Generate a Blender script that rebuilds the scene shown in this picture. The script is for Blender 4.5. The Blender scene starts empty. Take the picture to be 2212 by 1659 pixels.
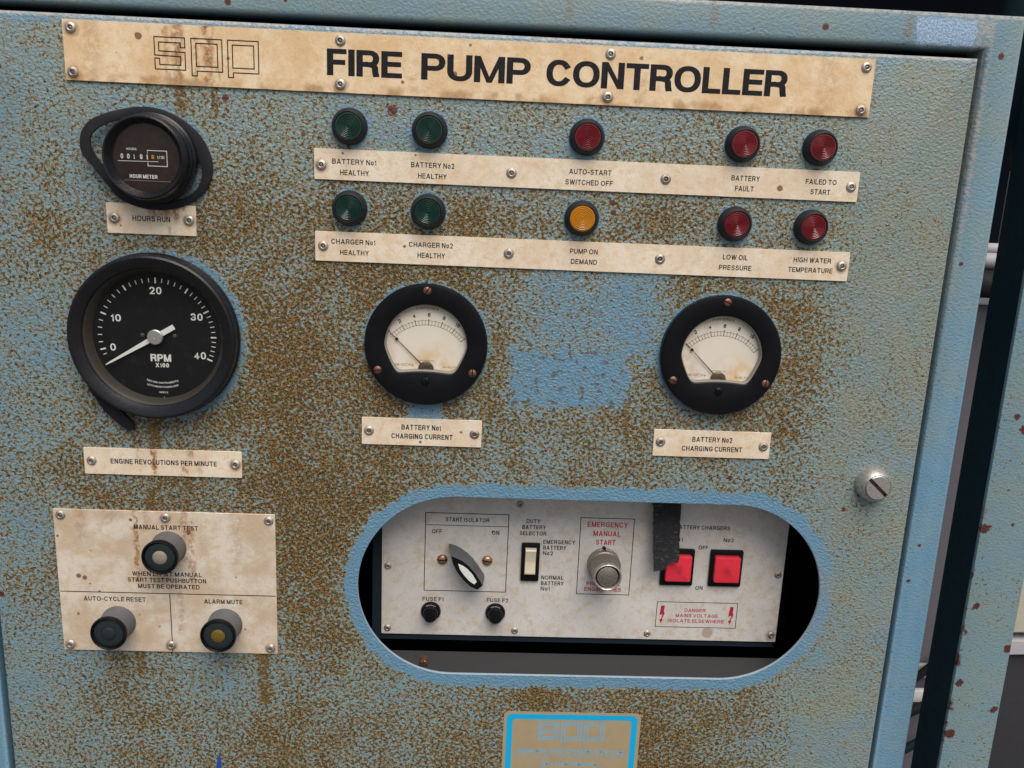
import bpy, bmesh, math, random
from mathutils import Matrix, Vector
rad = math.radians
random.seed(7)
SC = bpy.context.scene
COL = SC.collection
MM = 0.001

# ---------------------------------------------------------------- camera, sky, sun, exposure
cam_d = bpy.data.cameras.new('camera')
cam = bpy.data.objects.new('camera', cam_d)
COL.objects.link(cam)
R = Matrix(((0.9986903336165758, -0.033945882241917295, -0.038279166914008275),
            (-0.029861001896905826, 0.22079426945427852, -0.9748631756004862),
            (0.0415444112550125, 0.9747294843467953, 0.2194914445679035))).to_4x4()
cam.matrix_world = Matrix.Translation((0, -0.6969, 0)) @ R
cam_d.sensor_width = 36
cam_d.lens = 36 * 1800 / 2212
cam_d.clip_start = 0.01
cam_d.clip_end = 200
SC.camera = cam

SUN_EL, SUN_AZ = 58, 16          # elevation; degrees to the right of straight-in-front of the door
world = bpy.data.worlds.new('World')
SC.world = world
world.use_nodes = True
wt = world.node_tree
sky = wt.nodes.new('ShaderNodeTexSky')
sky.sky_type = 'NISHITA'
sky.sun_disc = False
sky.sun_elevation = rad(SUN_EL)
sky.sun_rotation = rad(180 - SUN_AZ)
sky.air_density = 1.0
sky.dust_density = 3.0
sky.ozone_density = 1.0
wt.links.new(sky.outputs[0], wt.nodes['Background'].inputs[0])
wt.nodes['Background'].inputs[1].default_value = 0.082
sun_d = bpy.data.lights.new('sun', 'SUN')
sun_d.energy = 2.7
sun_d.angle = rad(48)
sun_d.color = (1.0, 0.93, 0.84)
sun = bpy.data.objects.new('sun', sun_d)
COL.objects.link(sun)
d = Vector((math.sin(rad(SUN_AZ)) * math.cos(rad(SUN_EL)), -math.cos(rad(SUN_AZ)) * math.cos(rad(SUN_EL)), math.sin(rad(SUN_EL))))
sun.rotation_euler = d.to_track_quat('Z', 'Y').to_euler()
sun.location = (0.5, -2, 2)
vs = SC.view_settings
vs.view_transform = 'Standard'
vs.look = 'None'
vs.exposure = 0.27
vs.gamma = 1.0

# ---------------------------------------------------------------- node helper
class V:
    """a socket (or number) with arithmetic, inside one node tree"""
    def __init__(s, t, k): s.t, s.k = t, k
    def _m(s, op, *a, clamp=False):
        n = s.t.nodes.new('ShaderNodeMath'); n.operation = op; n.use_clamp = clamp
        for i, v in enumerate((s,) + a):
            v = v.k if isinstance(v, V) else v
            if isinstance(v, (int, float)): n.inputs[i].default_value = v
            else: s.t.links.new(v, n.inputs[i])
        return V(s.t, n.outputs[0])
    def __add__(s, o): return s._m('ADD', o)
    __radd__ = __add__
    def __sub__(s, o): return s._m('SUBTRACT', o)
    def __rsub__(s, o): return s._m('MULTIPLY', -1.0)._m('ADD', o)
    def __mul__(s, o): return s._m('MULTIPLY', o)
    __rmul__ = __mul__
    def __truediv__(s, o): return s._m('DIVIDE', o)
    def abs(s): return s._m('ABSOLUTE')
    def max(s, o): return s._m('MAXIMUM', o)
    def min(s, o): return s._m('MINIMUM', o)
    def sqrt(s): return s._m('SQRT')
    def clamp(s): return s._m('ADD', 0.0, clamp=True)
    def lt(s, o): return s._m('LESS_THAN', o)
    def step(s, a, b):
        n = s.t.nodes.new('ShaderNodeMapRange'); n.interpolation_type = 'SMOOTHSTEP'
        s.t.links.new(s.k, n.inputs[0])
        for i, v in ((1, a), (2, b)):
            if isinstance(v, V): s.t.links.new(v.k, n.inputs[i])
            else: n.inputs[i].default_value = v
        return V(s.t, n.outputs[0])

class Mat:
    def __init__(s, name):
        s.m = bpy.data.materials.new(name); s.m.use_nodes = True
        s.t = s.m.node_tree; s.b = s.t.nodes['Principled BSDF']
        g = s.t.nodes.new('ShaderNodeNewGeometry')
        vm = s.t.nodes.new('ShaderNodeVectorMath'); vm.operation = 'SCALE'; vm.inputs[3].default_value = 1000
        s.t.links.new(g.outputs['Position'], vm.inputs[0]); s.pos = vm.outputs[0]
        sp = s.t.nodes.new('ShaderNodeSeparateXYZ'); s.t.links.new(s.pos, sp.inputs[0])
        s.x, s.y, s.z = (V(s.t, sp.outputs[i]) for i in range(3))
    def vec(s, sx=1, sy=1, sz=1, off=(0, 0, 0), rot=0):
        n = s.t.nodes.new('ShaderNodeMapping'); n.inputs['Scale'].default_value = (sx, sy, sz); n.inputs['Location'].default_value = off
        n.inputs['Rotation'].default_value = (0, rot, 0)
        s.t.links.new(s.pos, n.inputs[0]); return n.outputs[0]
    def noise(s, size, detail=2, rough=.5, dist=0, vec=None, col=False):
        n = s.t.nodes.new('ShaderNodeTexNoise'); n.inputs['Scale'].default_value = 1.0 / size
        n.inputs['Detail'].default_value = detail; n.inputs['Roughness'].default_value = rough; n.inputs['Distortion'].default_value = dist
        s.t.links.new(vec or s.pos, n.inputs['Vector']); return V(s.t, n.outputs[0])
    def voro(s, size, rnd=1.0):
        n = s.t.nodes.new('ShaderNodeTexVoronoi'); n.inputs['Scale'].default_value = 1.0 / size; n.inputs['Randomness'].default_value = rnd
        # chips keep a position in the plane of the sheet
        s.t.links.new(s.vec(1, 0.02, 1), n.inputs['Vector'])
        sp = s.t.nodes.new('ShaderNodeSeparateColor'); s.t.links.new(n.outputs['Color'], sp.inputs[0])
        return V(s.t, n.outputs['Distance']) * size, V(s.t, sp.outputs[0])
    def mix(s, f, a, b):
        n = s.t.nodes.new('ShaderNodeMix'); n.data_type = 'RGBA'
        for i, v in ((0, f), (6, a), (7, b)):
            v = v.k if isinstance(v, V) else v
            if isinstance(v, (int, float)): n.inputs[i].default_value = v
            elif isinstance(v, tuple): n.inputs[i].default_value = (*v[:3], 1)
            else: s.t.links.new(v, n.inputs[i])
        return V(s.t, n.outputs[2])
    def set(s, **k):
        for n, v in k.items():
            i = s.b.inputs[n.replace('_', ' ')]
            v = v.k if isinstance(v, V) else v
            if isinstance(v, (int, float)): i.default_value = v
            elif isinstance(v, tuple): i.default_value = (*v[:3], 1)
            else: s.t.links.new(v, i)
        return s
    def bump(s, h, dist, strength=1.0):
        n = s.t.nodes.new('ShaderNodeBump'); n.inputs['Distance'].default_value = dist; n.inputs['Strength'].default_value = strength
        s.t.links.new(h.k, n.inputs['Height']); s.t.links.new(n.outputs[0], s.b.inputs['Normal']); return s
    def circle(s, cx, cz, r):
        a, b = s.x - cx, s.z - cz
        return (a * a + b * b).sqrt() - r
    def box(s, x0, x1, z0, z1):
        a = (s.x - (x0 + x1) / 2).abs() - (x1 - x0) / 2
        b = (s.z - (z0 + z1) / 2).abs() - (z1 - z0) / 2
        return a.max(b)

SLOT = (-104.0, 318.8, -434.6, -261.0)

def paint(name, door=False, rustiness=0.0, post=False):
    """hammered blue enamel with pitted rust; the door carries the mapped rust field"""
    m = Mat(name)
    wob = m.noise(9, 2) - 0.5
    big = m.noise(95, 3, .55)
    med = m.noise(26, 3, .55)
    fine = m.noise(2.8, 2.8, .62, .1, vec=m.vec(.92, .92, 1.0, rot=.6))
    fineb = m.noise(1.5, 1.5, .5, vec=m.vec(1, 1, 1, off=(40, 3, 9)))
    ham = m.noise(2.4, 1.6, .5, .3, vec=m.vec(.85, .85, 1.15, off=(11, 0, 4), rot=.6))
    if door:
        dens = 0.77 + (big - 0.5) * 1.15 + (med - 0.5) * .8
        dens0 = dens
        # heavier over the middle, lighter to the right, to the upper left and along the left edge
        wx = m.x + (big - .5) * 120
        dens = dens - wx.step(262, 335) * 0.62 - (1 - wx.step(-400, -285)) * 0.22 - m.z.step(-30, 60) * 0.30
        dens = dens + (1 - m.circle(-140, -150, 0).step(60, 230)) * 0.26 + (1 - m.circle(255, -135, 0).step(45, 85)) * 0.22
        dens = dens + (1 - m.circle(-150, -330, 0).step(20, 150)) * 0.12 + (1 - m.circle(170, -520, 0).step(40, 170)) * 0.20
        clean = None
        def cl(sd, a, b, amt=0.9):
            nonlocal clean
            v = (1 - (sd + wob * 9).step(a, b)) * amt
            clean = v if clean is None else clean.max(v)
        xc, zc, r = (SLOT[0] + SLOT[1]) / 2, (SLOT[2] + SLOT[3]) / 2, (SLOT[3] - SLOT[2]) / 2
        hl = (SLOT[1] - SLOT[0]) / 2 - r
        ax = ((m.x - xc).abs() - hl).max(0.0); az = m.z - zc
        slot_sd = (ax * ax + az * az).sqrt() - r
        cl(slot_sd + (m.noise(24, 4, .6) - .5) * 13, 7.5, 14.5, .95)
        for cx, cz in ((-46.4, -125), (204, -125)): cl(m.circle(cx, cz, 51.5), -1.5, 5, .7)
        cl(m.circle(-267.5, -126, 70), -3, 6, .62)
        cl(m.circle(-262, 17, 40), -2, 6, .4)
        for lx in (-110.5, -47, 79, 205.8, 269.7):
            for lz in (48.9, -14.9): cl(m.circle(lx, lz, 14), -1, 4, .5)
        cl(m.box(25, 127, -175, -126) + (m.noise(16, 4, .65) - .5) * 46, -9, 9, .58)
        cl(m.box(40, 150, -124, -60), -25, 25, .35)
        cl(m.box(-60, -34, -190, -176), -2, 5, .7)
        cl(m.box(-500, 500, 116, 130), -3, 2, .5)
        dens = dens.min(1.12) - clean * 1.30
        # rust runs
        run = None
        for x0, za, zb, w in ((-243, 74, 45, 3.5), (-216, 74, 55, 2), (-262, -42, -58, 2.2), (-277, -195, -224, 4.5), (-250, -248, -262, 3), (-284, -262, -281, 3),
                              (128, -160, -200, 1.6), (-300, -417, -440, 4), (-190, -418, -470, 5), (-200, -300, -330, 3)):
            xx = (m.x - x0 + wob * 9).abs()
            v = (1 - xx.step(w * .4, w * 1.5)) * m.z.step(zb - 8, zb + 8) * (1 - m.z.step(za - 1, za + 1))
            run = v if run is None else run.max(v)
        dens = dens + run * 0.45
    else:
        dens = rustiness + (big - 0.5) * .9
        clean = None; run = None
    t = 0.655 - dens.max(-.45).min(1.15) * 0.195
    rust = fine.step(t - .005, t + 0.025)
    if door:
        pin = m.noise(1.9, 1.5, .5, vec=m.vec(1, 1, 1, off=(70, 5, 31)))
        tp_ = 0.70 - (dens * .5 + .25).max(0.0).min(.8) * 0.19
        rust = rust.max(pin.step(tp_, tp_ + .02))
    halo = fine.step(t - 0.13, t + 0.01)
    # paint body: clean sky blue to dusty grey green
    dusty = (m.noise(60, 4, .6) - 0.5) * 1.9 + 0.42
    if door:
        dusty = dusty + wx.step(240, 360) * 0.42 + m.z.step(-80, 100) * 0.28 - clean * 0.75 + (m.circle(330, -60, 0).step(60, 200) * -0.2 + .1)
    elif post:
        dusty = dusty + 0.22
    else:
        dusty = dusty + m.z.step(-250, 60) * 0.5 - 0.35
    dusty = dusty.clamp()
    blue = m.mix(m.noise(14, 3), (0.108, 0.240, 0.36), (0.150, 0.290, 0.40))
    grime = m.mix(m.noise(22, 3), (0.175, 0.275, 0.29), (0.235, 0.265, 0.22))
    base = m.mix(dusty, blue, grime)
    base = m.mix((fineb - .5) * 2.2 * dusty, base, (0.20, 0.20, 0.14))
    if door: base = m.mix(wx.step(270, 360) * m.noise(38, 4, .6).step(.38, .62) * .40, base, (0.27, 0.255, 0.19))
    if door:
        base = m.mix(dens.step(.2, .8) * .45, base, m.mix(m.z.step(-120, 60), (0.25, 0.375, 0.40), (0.30, 0.385, 0.37)))
        base = m.mix(dens.step(.45, 1.3) * med.step(.3, .6) * .32, base, (0.165, 0.155, 0.065))
    base = m.mix(halo * .5, base, (0.205, 0.225, 0.125))
    ochre = m.mix(m.noise(6, 2).step(.35, .65), (0.255, 0.128, 0.016), (0.135, 0.092, 0.017))
    rcol = m.mix(fineb.step(.44, .54) * fine.step(t, t + .04), ochre, (0.040, 0.020, 0.007))
    c = m.mix(rust, base, rcol)
    if door:
        c = m.mix(run * (fineb * .5 + .1), c, (0.13, 0.075, 0.025))
        # larger stain spots in the clean rectangle where a label once sat
        sp = 1 - (m.noise(6.5, 3, .6)).step(.57, .61)
        inb = 1 - m.box(22, 130, -178, -123).step(-3, 1)
        c = m.mix((1 - sp) * inb * .8, c, (0.11, 0.085, 0.05))
    # sparse chips to bare brown metal
    dd, rr = m.voro(30)
    lim = (rr - .80).max(0.0) * 12
    chip = 1 - (dd + wob * 3).step(lim, lim + .4)
    chip = chip * rr.step(.80, .81)
    c = m.mix(chip, c, (0.085, 0.022, 0.014))
    worn = (0.42, 0.38, 0.34)
    if door:
        ew = (m.z + wob * 3).step(119.2, 121.5).max((m.x + wob * 3).step(387.5, 389.5) * .5) * m.noise(5, 4, .7).step(.36, .56)
        c = m.mix(ew * .8, c, worn)
        for sx, sz, sr in ((-77, 63, 4), (103, -2, 2.6), (105, -10, 2.2), (-208, 66, 2.2), (330, -262, 2), (225, -236, 2.4)):
            c = m.mix(1 - (m.circle(sx, sz, sr) + wob * 5).step(-.3, .3), c, (.10, .028, .018))
    elif not post:
        ew = ((m.z + wob * 3).step(152, 154.5)).max((1 - (m.x + wob * 4).step(398, 401.5)) * .7 * m.z.step(-150, 80) * m.x.step(380, 390)) * m.noise(5, 4, .7).step(.38, .56)
        c = m.mix(ew * .75, c, worn)
        for x0, zb, w in ((-238, 136, 1.6), (-226, 141, 2.2), (-150, 142, 2), (60, 137, 3), (174, 135, 3.2), (330, 131, 3.5), (-196, 146, 1.3)):
            v = (1 - (m.x - x0 + wob * 6).abs().step(w * .3, w * 1.5)) * m.z.step(zb - 3, zb + 6) * fineb.step(.35, .6)
            c = m.mix(v * .55, c, (.20, .10, .035))
        pt = 1 - (m.box(337, 384, 132, 151) + wob * 8).step(-1, 2)
        c = m.mix(pt * .85, c, m.mix(fineb.step(.4, .6), (.20, .33, .50), (.38, .50, .64)))
        for sx, sz, sr in ((263, 141, 2.6), (408, 126, 2.2), (402, -40, 1.5), (400, -330, 2.0), (-204, 137, 2.5), (-160, 140, 1.8), (405, -295, 1.3)):
            c = m.mix(1 - (m.circle(sx, sz, sr) + wob * 4).step(-.3, .3), c, (.10, .028, .018))
    if post:
        edge = (1 - (m.x + (m.noise(16, 4, .65) - .5) * 26).step(496, 501)) * m.noise(22, 2).step(.48, .52) * (1 - m.z.step(-330, -250))
        c = m.mix(edge, c, (0.075, 0.022, 0.015))
    if post:
        for sx, sz, sr in ((524, -199, 5), (515, -186, 1.8), (508, -384, 4.5), (503, -300, 5), (549, -430, 4), (546, -500, 3), (504, -470, 3.5), (504, -530, 5), (530, -296, 1.5), (520, -260, 1.2)):
            c = m.mix(1 - (m.circle(sx, sz, sr) + wob * 8 + (fineb - .5) * 7).step(-.3, .3), c, (.085, .026, .016))
    m.set(Base_Color=c, Roughness=rust * .25 + dusty * .12 + .40)
    h = ham + fine * -.35 * rust + fineb * .25 * rust
    m.bump(h, 0.0014 if door else 0.0007, .8)
    return m.m

def plastic(name, col, rough=.4, bump=0, size=.6, **k):
    m = Mat(name)
    n = m.noise(12, 4, .6)
    c = m.mix((n - .45) * 1.6, col, tuple(v * .7 + (.004 if sum(col) < .12 else .03) for v in col))
    m.set(Base_Color=c, Roughness=n * .25 + rough - .1, **{'Specular_IOR_Level': .22 if sum(col) < .12 else .45, **k})
    if bump: m.bump(m.noise(size, 3, .6), bump)
    return m.m

def plate_mat(name, a, b, spots=.75, runs=(), lowedge=None, marks=(), rings=()):
    m = Mat(name)
    n1, n2 = m.noise(34, 5, .62), m.noise(7, 4, .65)
    c = m.mix(n1.step(.36, .64), a, b)
    c = m.mix(n2.step(.45, .70) * .6, c, tuple(v * f for v, f in zip(b, (.82, .66, .45))))
    c = m.mix(m.noise(1.6, 3, .7).step(.52, .72) * .45, c, (.40, .28, .17))
    dd, rr = m.voro(17)
    lim = (rr - .84).max(0.0) * 9
    spot = (1 - (dd + (m.noise(2.5) - .5) * 1.6).step(lim, lim + .5)) * rr.step(spots, spots + .01)
    c = m.mix(spot * .8, c, (.17, .055, .02))
    wob = m.noise(7, 3) - .5
    for x0, za, zb, w, amt in runs:
        v = (1 - (m.x - x0 + wob * 7).abs().step(w * .3, w * 1.4)) * m.z.step(zb - 3, zb + 5) * (1 - m.z.step(za - 1, za + 1)) * m.noise(5, 3).step(.36, .52)
        c = m.mix(v * amt * (m.noise(2.2, 3, .7).step(.3, .6) * .5 + .5), c, m.mix(m.noise(3, 2).step(.4, .6), (.38, .17, .045), (.20, .07, .02)))
    if lowedge is not None:
        v = (1 - (m.z + wob * 9).step(lowedge, lowedge + 5)) * m.noise(18, 3).step(.42, .6)
        c = m.mix(v * .65, c, (.34, .16, .05))
    for sx, sz in rings: c = m.mix((1 - (m.circle(sx, sz - .8, 0) + wob * 6).step(3.8, 7)) * .55, c, (.26, .13, .055))
    for sx, sz, sr in marks: c = m.mix((1 - (m.circle(sx, sz, sr) + wob * 4).step(-.4, .4)) * .85, c, (.16, .05, .02))
    m.set(Base_Color=c, Roughness=.42)
    m.bump(m.noise(2.6, 3, .6), 0.00025, .8)
    return m.m

def metal(name, col, rough=.35, dirt=(.06, .04, .03), amt=.5):
    m = Mat(name)
    oi = m.t.nodes.new('ShaderNodeObjectInfo'); n = m.noise(2.2, 4, .65) + (V(m.t, oi.outputs['Random']) - .45) * .16
    m.set(Base_Color=m.mix(n.step(.48, .75) * amt, col, dirt), Metallic=.85, Roughness=n * .4 + rough - .15)
    m.bump(m.noise(.8, 2), 0.0001)
    return m.m

M = {}
M['door'] = paint('hammered_blue_rusted', door=True)
M['frame'] = paint('hammered_blue_frame', rustiness=-.05)
M['post'] = paint('hammered_blue_post', rustiness=.02, post=True)
M['inside'] = plastic('shaded_interior', (.012, .022, .032), .6)  # near black stands for the lack of light inside the cabinet
M['title_plate'] = plate_mat('aged_cream_title', (.75, .52, .29), (.84, .67, .45), .86,
    runs=((-252, 117, 76, 2.5, .6), (-243, 119, 74, 4.5, .85), (-220, 119, 74, 4.5, .9), (120, 95, 74, 6, .25), (270, 119, 74, 9, .22), (-310, 119, 74, 8, .25), (-229, 110, 74, 2, .5), (-213, 92, 74, 2.5, .5), (-60, 90, 74, 3, .25)), lowedge=77, marks=((-273, 109, 2.6), (-69, 84, 1.2), (-28, 92, 1.8), (-304, 100, .7)), rings=((-324, 80), (-323.8, 112.6), (93.8, 80.2), (299.1, 79.4), (-117.8, 80.4)))
M['plate'] = plate_mat('aged_cream', (.75, .61, .45), (.82, .72, .58), .86,
    runs=((-279, -224, -249, 3.2, 1), (-247, -224, -232, 3, .7), (-252, -236, -249, 2.6, .9), (-292, -224, -233, 1.2, .7), (-240, -240, -249, 3, .4),
          (-262, -18, -29, 11, .9), (-250, -18, -32, 3, 1), (-244, -18, -28, 2, .8), (-256, -34, -43, 2, .5)), marks=((240.5, 15.5, 2.2), (-295, -36, .9), (-15, -201, 1), (-50, -211, 1), (-58, 29, .9), (-116, 28, .8), (-66, -44, .9)), rings=((-299.4, -30.2), (-240, -30), (-209.3, -236.4), (-133.2, 18.4), (299.7, -45.6)))
M['manual_plate'] = plate_mat('aged_cream_stained', (.55, .43, .31), (.70, .63, .53), .80,
    runs=((-298, -281, -350, 2.2, .95), (-256, -281, -330, 3.0, .6), (-250, -290, -350, 3.6, .65), (-262, -350, -400, 3, .4), (-345, -281, -312, 5, .3), (-210, -281, -330, 6, .28),
          (-288, -281, -300, 4, .3), (-320, -281, -296, 6, .3)), marks=((-350, -344, 2), (-345, -346, 1.8), (-252, -301, 2), (-338, -320, 1), (-341, -352, 1), (-333, -359, .9), (-353, -381, .9), (-299, -381, 1), (-366, -307, .9), (-282, -392, 1.2), (-302, -290, 1.2), (-212, -342, 1.1)), rings=((-362.2, -411.6), (-272.3, -410.7), (-183, -411.6), (-271.5, -287.3), (-269.9, -330), (-318, -403), (-223, -403)))
M['inner_plate'] = plate_mat('brushed_grey_white', (.60, .575, .545), (.66, .635, .60), .955, rings=((296.1, -412.7), (232, -411), (124.4, -366)))
M['ink'] = (lambda m: m.set(Base_Color=m.mix(m.noise(1.1, 3, .7).step(.64, .72), (.012, .012, .014), (.20, .16, .12)), Roughness=.5, Specular_IOR_Level=.2).m)(Mat('black_ink'))
M['red_ink'] = (lambda m: m.set(Base_Color=m.mix(m.noise(1.1, 3, .7).step(.66, .74), (.42, .015, .03), (.5, .3, .25)), Roughness=.5).m)(Mat('red_ink'))
M['faint_ink'] = (lambda m: m.set(Base_Color=(.22, .17, .12), Roughness=.6).m)(Mat('faded_brown_ink'))
M['white_ink'] = (lambda m: m.set(Base_Color=m.mix(m.noise(1.5, 3), (.80, .80, .78), (.62, .62, .58)), Roughness=.5).m)(Mat('white_ink'))
M['black'] = plastic('black_plastic', (.005, .0055, .007), .34, .00008, Specular_IOR_Level=.18)
M['bezel'] = plastic('black_crackle', (.008, .008, .010), .24, .00015, .8, Specular_IOR_Level=.42)
M['rubber'] = plastic('perished_rubber', (.014, .015, .018), .55, .0002, 1.5)
M['greyplastic'] = plastic('worn_grey_plastic', (.10, .10, .105), .42, .0001)
M['lampbezel'] = plastic('lamp_bezel_plastic', (.020, .021, .023), .42, .00008)
M['capgrey'] = plastic('dark_green_grey_cap', (.020, .028, .030), .36)
M['dialblack'] = (lambda m: m.set(Base_Color=m.mix(m.noise(6, 4, .7).step(.5, .8) * .5, (.006, .006, .007), (.026, .025, .021)), Roughness=.5, Specular_IOR_Level=.2).m)(Mat('dial_black'))
M['dialbrown'] = (lambda m: m.set(Base_Color=m.mix(m.noise(8, 4, .7).step(.4, .75), (.010, .003, .003), (.028, .010, .008)), Roughness=.45).m)(Mat('dial_brown'))
def dial_paper(name, cx):
    m = Mat(name)
    n = m.noise(16, 4, .6)
    st = (1 - m.circle(cx, -148, 0).step(6, 30)) * n.step(.35, .6)
    c = m.mix(n * .6, (.80, .75, .68), (.77, .66, .50))
    c = m.mix(st * .8, c, (.72, .44, .16))
    e = m.circle(cx - 2, -127, 27).step(0, 9)
    c = m.mix(e * m.noise(9, 3).step(.35, .6) * .35, c, (.45, .28, .18))
    m.set(Base_Color=c, Roughness=.6); return m.m
M['paper1'] = dial_paper('dial_paper_one', -40)
M['paper2'] = dial_paper('dial_paper_two', 218)
M['silver'] = metal('satin_nickel', (.62, .60, .56), .38)
M['rivet'] = metal('dull_rivet', (.52, .47, .41), .50, (.12, .07, .04), .7)
M['dark'] = plastic('black_hole', (.006, .005, .005), .7)
M['brass'] = metal('tarnished_brass', (.50, .29, .17), .36, (.09, .035, .02), .8)
M['rustscrew'] = metal('rusted_screw', (.24, .12, .09), .5, (.05, .02, .015), .8)
M['steel'] = plastic('grey_steel', (.021, .020, .023), .42, .0001)
M['warmgrey'] = metal('warm_grey_metal', (.34, .31, .27), .42, (.12, .10, .08), .5)
M['rim'] = plastic('aged_grey_rim', (.24, .23, .20), .45)
M['rimdial'] = plastic('aged_beige_rim', (.040, .036, .028), .45)
M['cream'] = plastic('cream_rocker', (.80, .72, .52), .38)
def lens(name, col, rough=.17, trans=0.0):
    m = Mat(name)
    n = m.noise(5, 3)
    oi = m.t.nodes.new('ShaderNodeObjectInfo'); rnd = V(m.t, oi.outputs['Random'])
    fade = m.mix(rnd * .5, col, tuple(v * 1.5 + .006 for v in col))
    m.set(Base_Color=m.mix(n.step(.55, .85) * .35, fade, tuple(v * .5 + .02 for v in col)), Roughness=n * .15 + rnd * .08 + rough, Coat_Weight=1.0, Coat_Roughness=.09)
    return m.m
M['green'] = lens('green_lens', (.001, .024, .017))
M['red'] = lens('red_lens', (.13, .002, .007))
M['amber'] = lens('amber_lens', (.42, .16, .004))
M['clear'] = lens('clear_lens', (.24, .22, .16))
M['olive'] = lens('dim_yellow_lens', (.13, .08, .004))
def red_cap():
    m = Mat('red_switch_cap')
    c = m.mix((1 - m.circle(243.2, -342, 0).min(m.circle(196, -342, 0)).step(1, 7)) * .55, (.80, .025, .055), (.30, .012, .02))
    c = m.mix(m.noise(4, 4, .7).step(.5, .8) * .3, c, (.85, .20, .20))
    m.set(Base_Color=c, Roughness=.28, Coat_Weight=.5, Coat_Roughness=.15); return m.m
M['redswitch'] = red_cap()
M['tape'] = (lambda m: m.set(Base_Color=m.mix(m.noise(2.2, 4, .7, vec=m.vec(.5, 1, 1.6)).step(.55, .72), (.014, .015, .018), (.13, .135, .14)), Roughness=.75).bump(m.noise(1.6, 4, .7, vec=m.vec(.5, 1, 1.5)), .0012).m)(Mat('cracked_black_tape'))
M['gold'] = plastic('gold_foil', (.39, .305, .18), .38, .0001)
M['cyan'] = plastic('bright_blue_print', (.0, .40, .72), .45)
M['skyprint'] = plastic('sky_blue_print', (.12, .42, .68), .45)
M['navy'] = plastic('royal_blue_vinyl', (.012, .07, .35), .4)
def glass():
    m = bpy.data.materials.new('clear_glass'); m.use_nodes = True
    t = m.node_tree; t.nodes.clear()
    o = t.nodes.new('ShaderNodeOutputMaterial'); mx = t.nodes.new('ShaderNodeMixShader')
    lw = t.nodes.new('ShaderNodeLayerWeight'); lw.inputs[0].default_value = .5
    pw = t.nodes.new('ShaderNodeMath'); pw.operation = 'POWER'; pw.inputs[1].default_value = 5; t.links.new(lw.outputs['Facing'], pw.inputs[0])
    fr = t.nodes.new('ShaderNodeMath'); fr.operation = 'MULTIPLY_ADD'; fr.inputs[1].default_value = .9; fr.inputs[2].default_value = .025; t.links.new(pw.outputs[0], fr.inputs[0])
    tr = t.nodes.new('ShaderNodeBsdfTransparent'); gl = t.nodes.new('ShaderNodeBsdfGlossy')
    tr.inputs[0].default_value = (.98, .98, .97, 1); gl.inputs['Roughness'].default_value = .08
    t.links.new(fr.outputs[0], mx.inputs[0]); t.links.new(tr.outputs[0], mx.inputs[1]); t.links.new(gl.outputs[0], mx.inputs[2])
    t.links.new(mx.outputs[0], o.inputs[0]); return m
M['glass'] = glass()
M['lip'] = plastic('bare_cut_edge', (.27, .34, .40), .35, .0003, 2)

# ---------------------------------------------------------------- mesh helpers.  x right, z up, h towards the viewer (world y = -h); mm
def to_mesh(bm, name, mat, parent=None, angle=35, label=None, origin=None, props=None):
    bmesh.ops.recalc_face_normals(bm, faces=bm.faces)
    if origin:
        bmesh.ops.translate(bm, verts=bm.verts, vec=(-origin[0] * MM, origin[2] * MM, -origin[1] * MM))
    me = bpy.data.meshes.new(name); bm.to_mesh(me); bm.free()
    for mm_ in (mat if isinstance(mat, list) else [mat]): me.materials.append(M[mm_])
    me.shade_smooth(); me.set_sharp_from_angle(angle=rad(angle))
    o = bpy.data.objects.new(name, me); COL.objects.link(o)
    if origin: o.location = (origin[0] * MM, -origin[2] * MM, origin[1] * MM)
    if parent:
        o.parent = parent
        if origin: o.location = Vector(o.location) - world_loc(parent)
        else: o.location = -world_loc(parent)
    if label: o['label'] = label
    return o
def world_loc(o):
    v = Vector(o.location)
    while o.parent: o = o.parent; v += Vector(o.location)
    return v
def P3(x, h, z): return (x * MM, -h * MM, z * MM)
def loft(bm, loops, close=True, cap0=False, cap1=False, mi=0):
    vv = [[bm.verts.new(P3(*p)) for p in L] for L in loops]
    n = len(loops[0])
    for a, b in zip(vv, vv[1:]):
        for i in range(n if close else n - 1):
            j = (i + 1) % n
            try: f = bm.faces.new((a[i], a[j], b[j], b[i])); f.material_index = mi
            except ValueError: pass
    if cap0: f = bm.faces.new(vv[0][::-1]); f.material_index = mi
    if cap1: f = bm.faces.new(vv[-1]); f.material_index = mi
    return vv
def circle(cx, cz, r, h, n=48, ph=0): return [(cx + r * math.cos(2 * math.pi * i / n + ph), h, cz + r * math.sin(2 * math.pi * i / n + ph)) for i in range(n)]
def lathe(bm, cx, cz, prof, n=48, cap0=True, cap1=True, mi=0):
    return loft(bm, [circle(cx, cz, r, h, n) for r, h in prof], cap0=cap0, cap1=cap1, mi=mi)
def box(bm, x0, x1, z0, z1, h0, h1, bev=0, mi=0):
    vs_ = [bm.verts.new(P3(x, h, z)) for h in (h0, h1) for x, z in ((x0, z0), (x1, z0), (x1, z1), (x0, z1))]
    fs = [bm.faces.new([vs_[i] for i in q]) for q in ((0, 1, 2, 3), (7, 6, 5, 4), (0, 4, 5, 1), (1, 5, 6, 2), (2, 6, 7, 3), (3, 7, 4, 0))]
    for f in fs: f.material_index = mi
    if bev:
        es = list({e for f in fs for e in f.edges})
        bmesh.ops.bevel(bm, geom=es, offset=bev * MM, segments=2, affect='EDGES', profile=.5)
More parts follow.
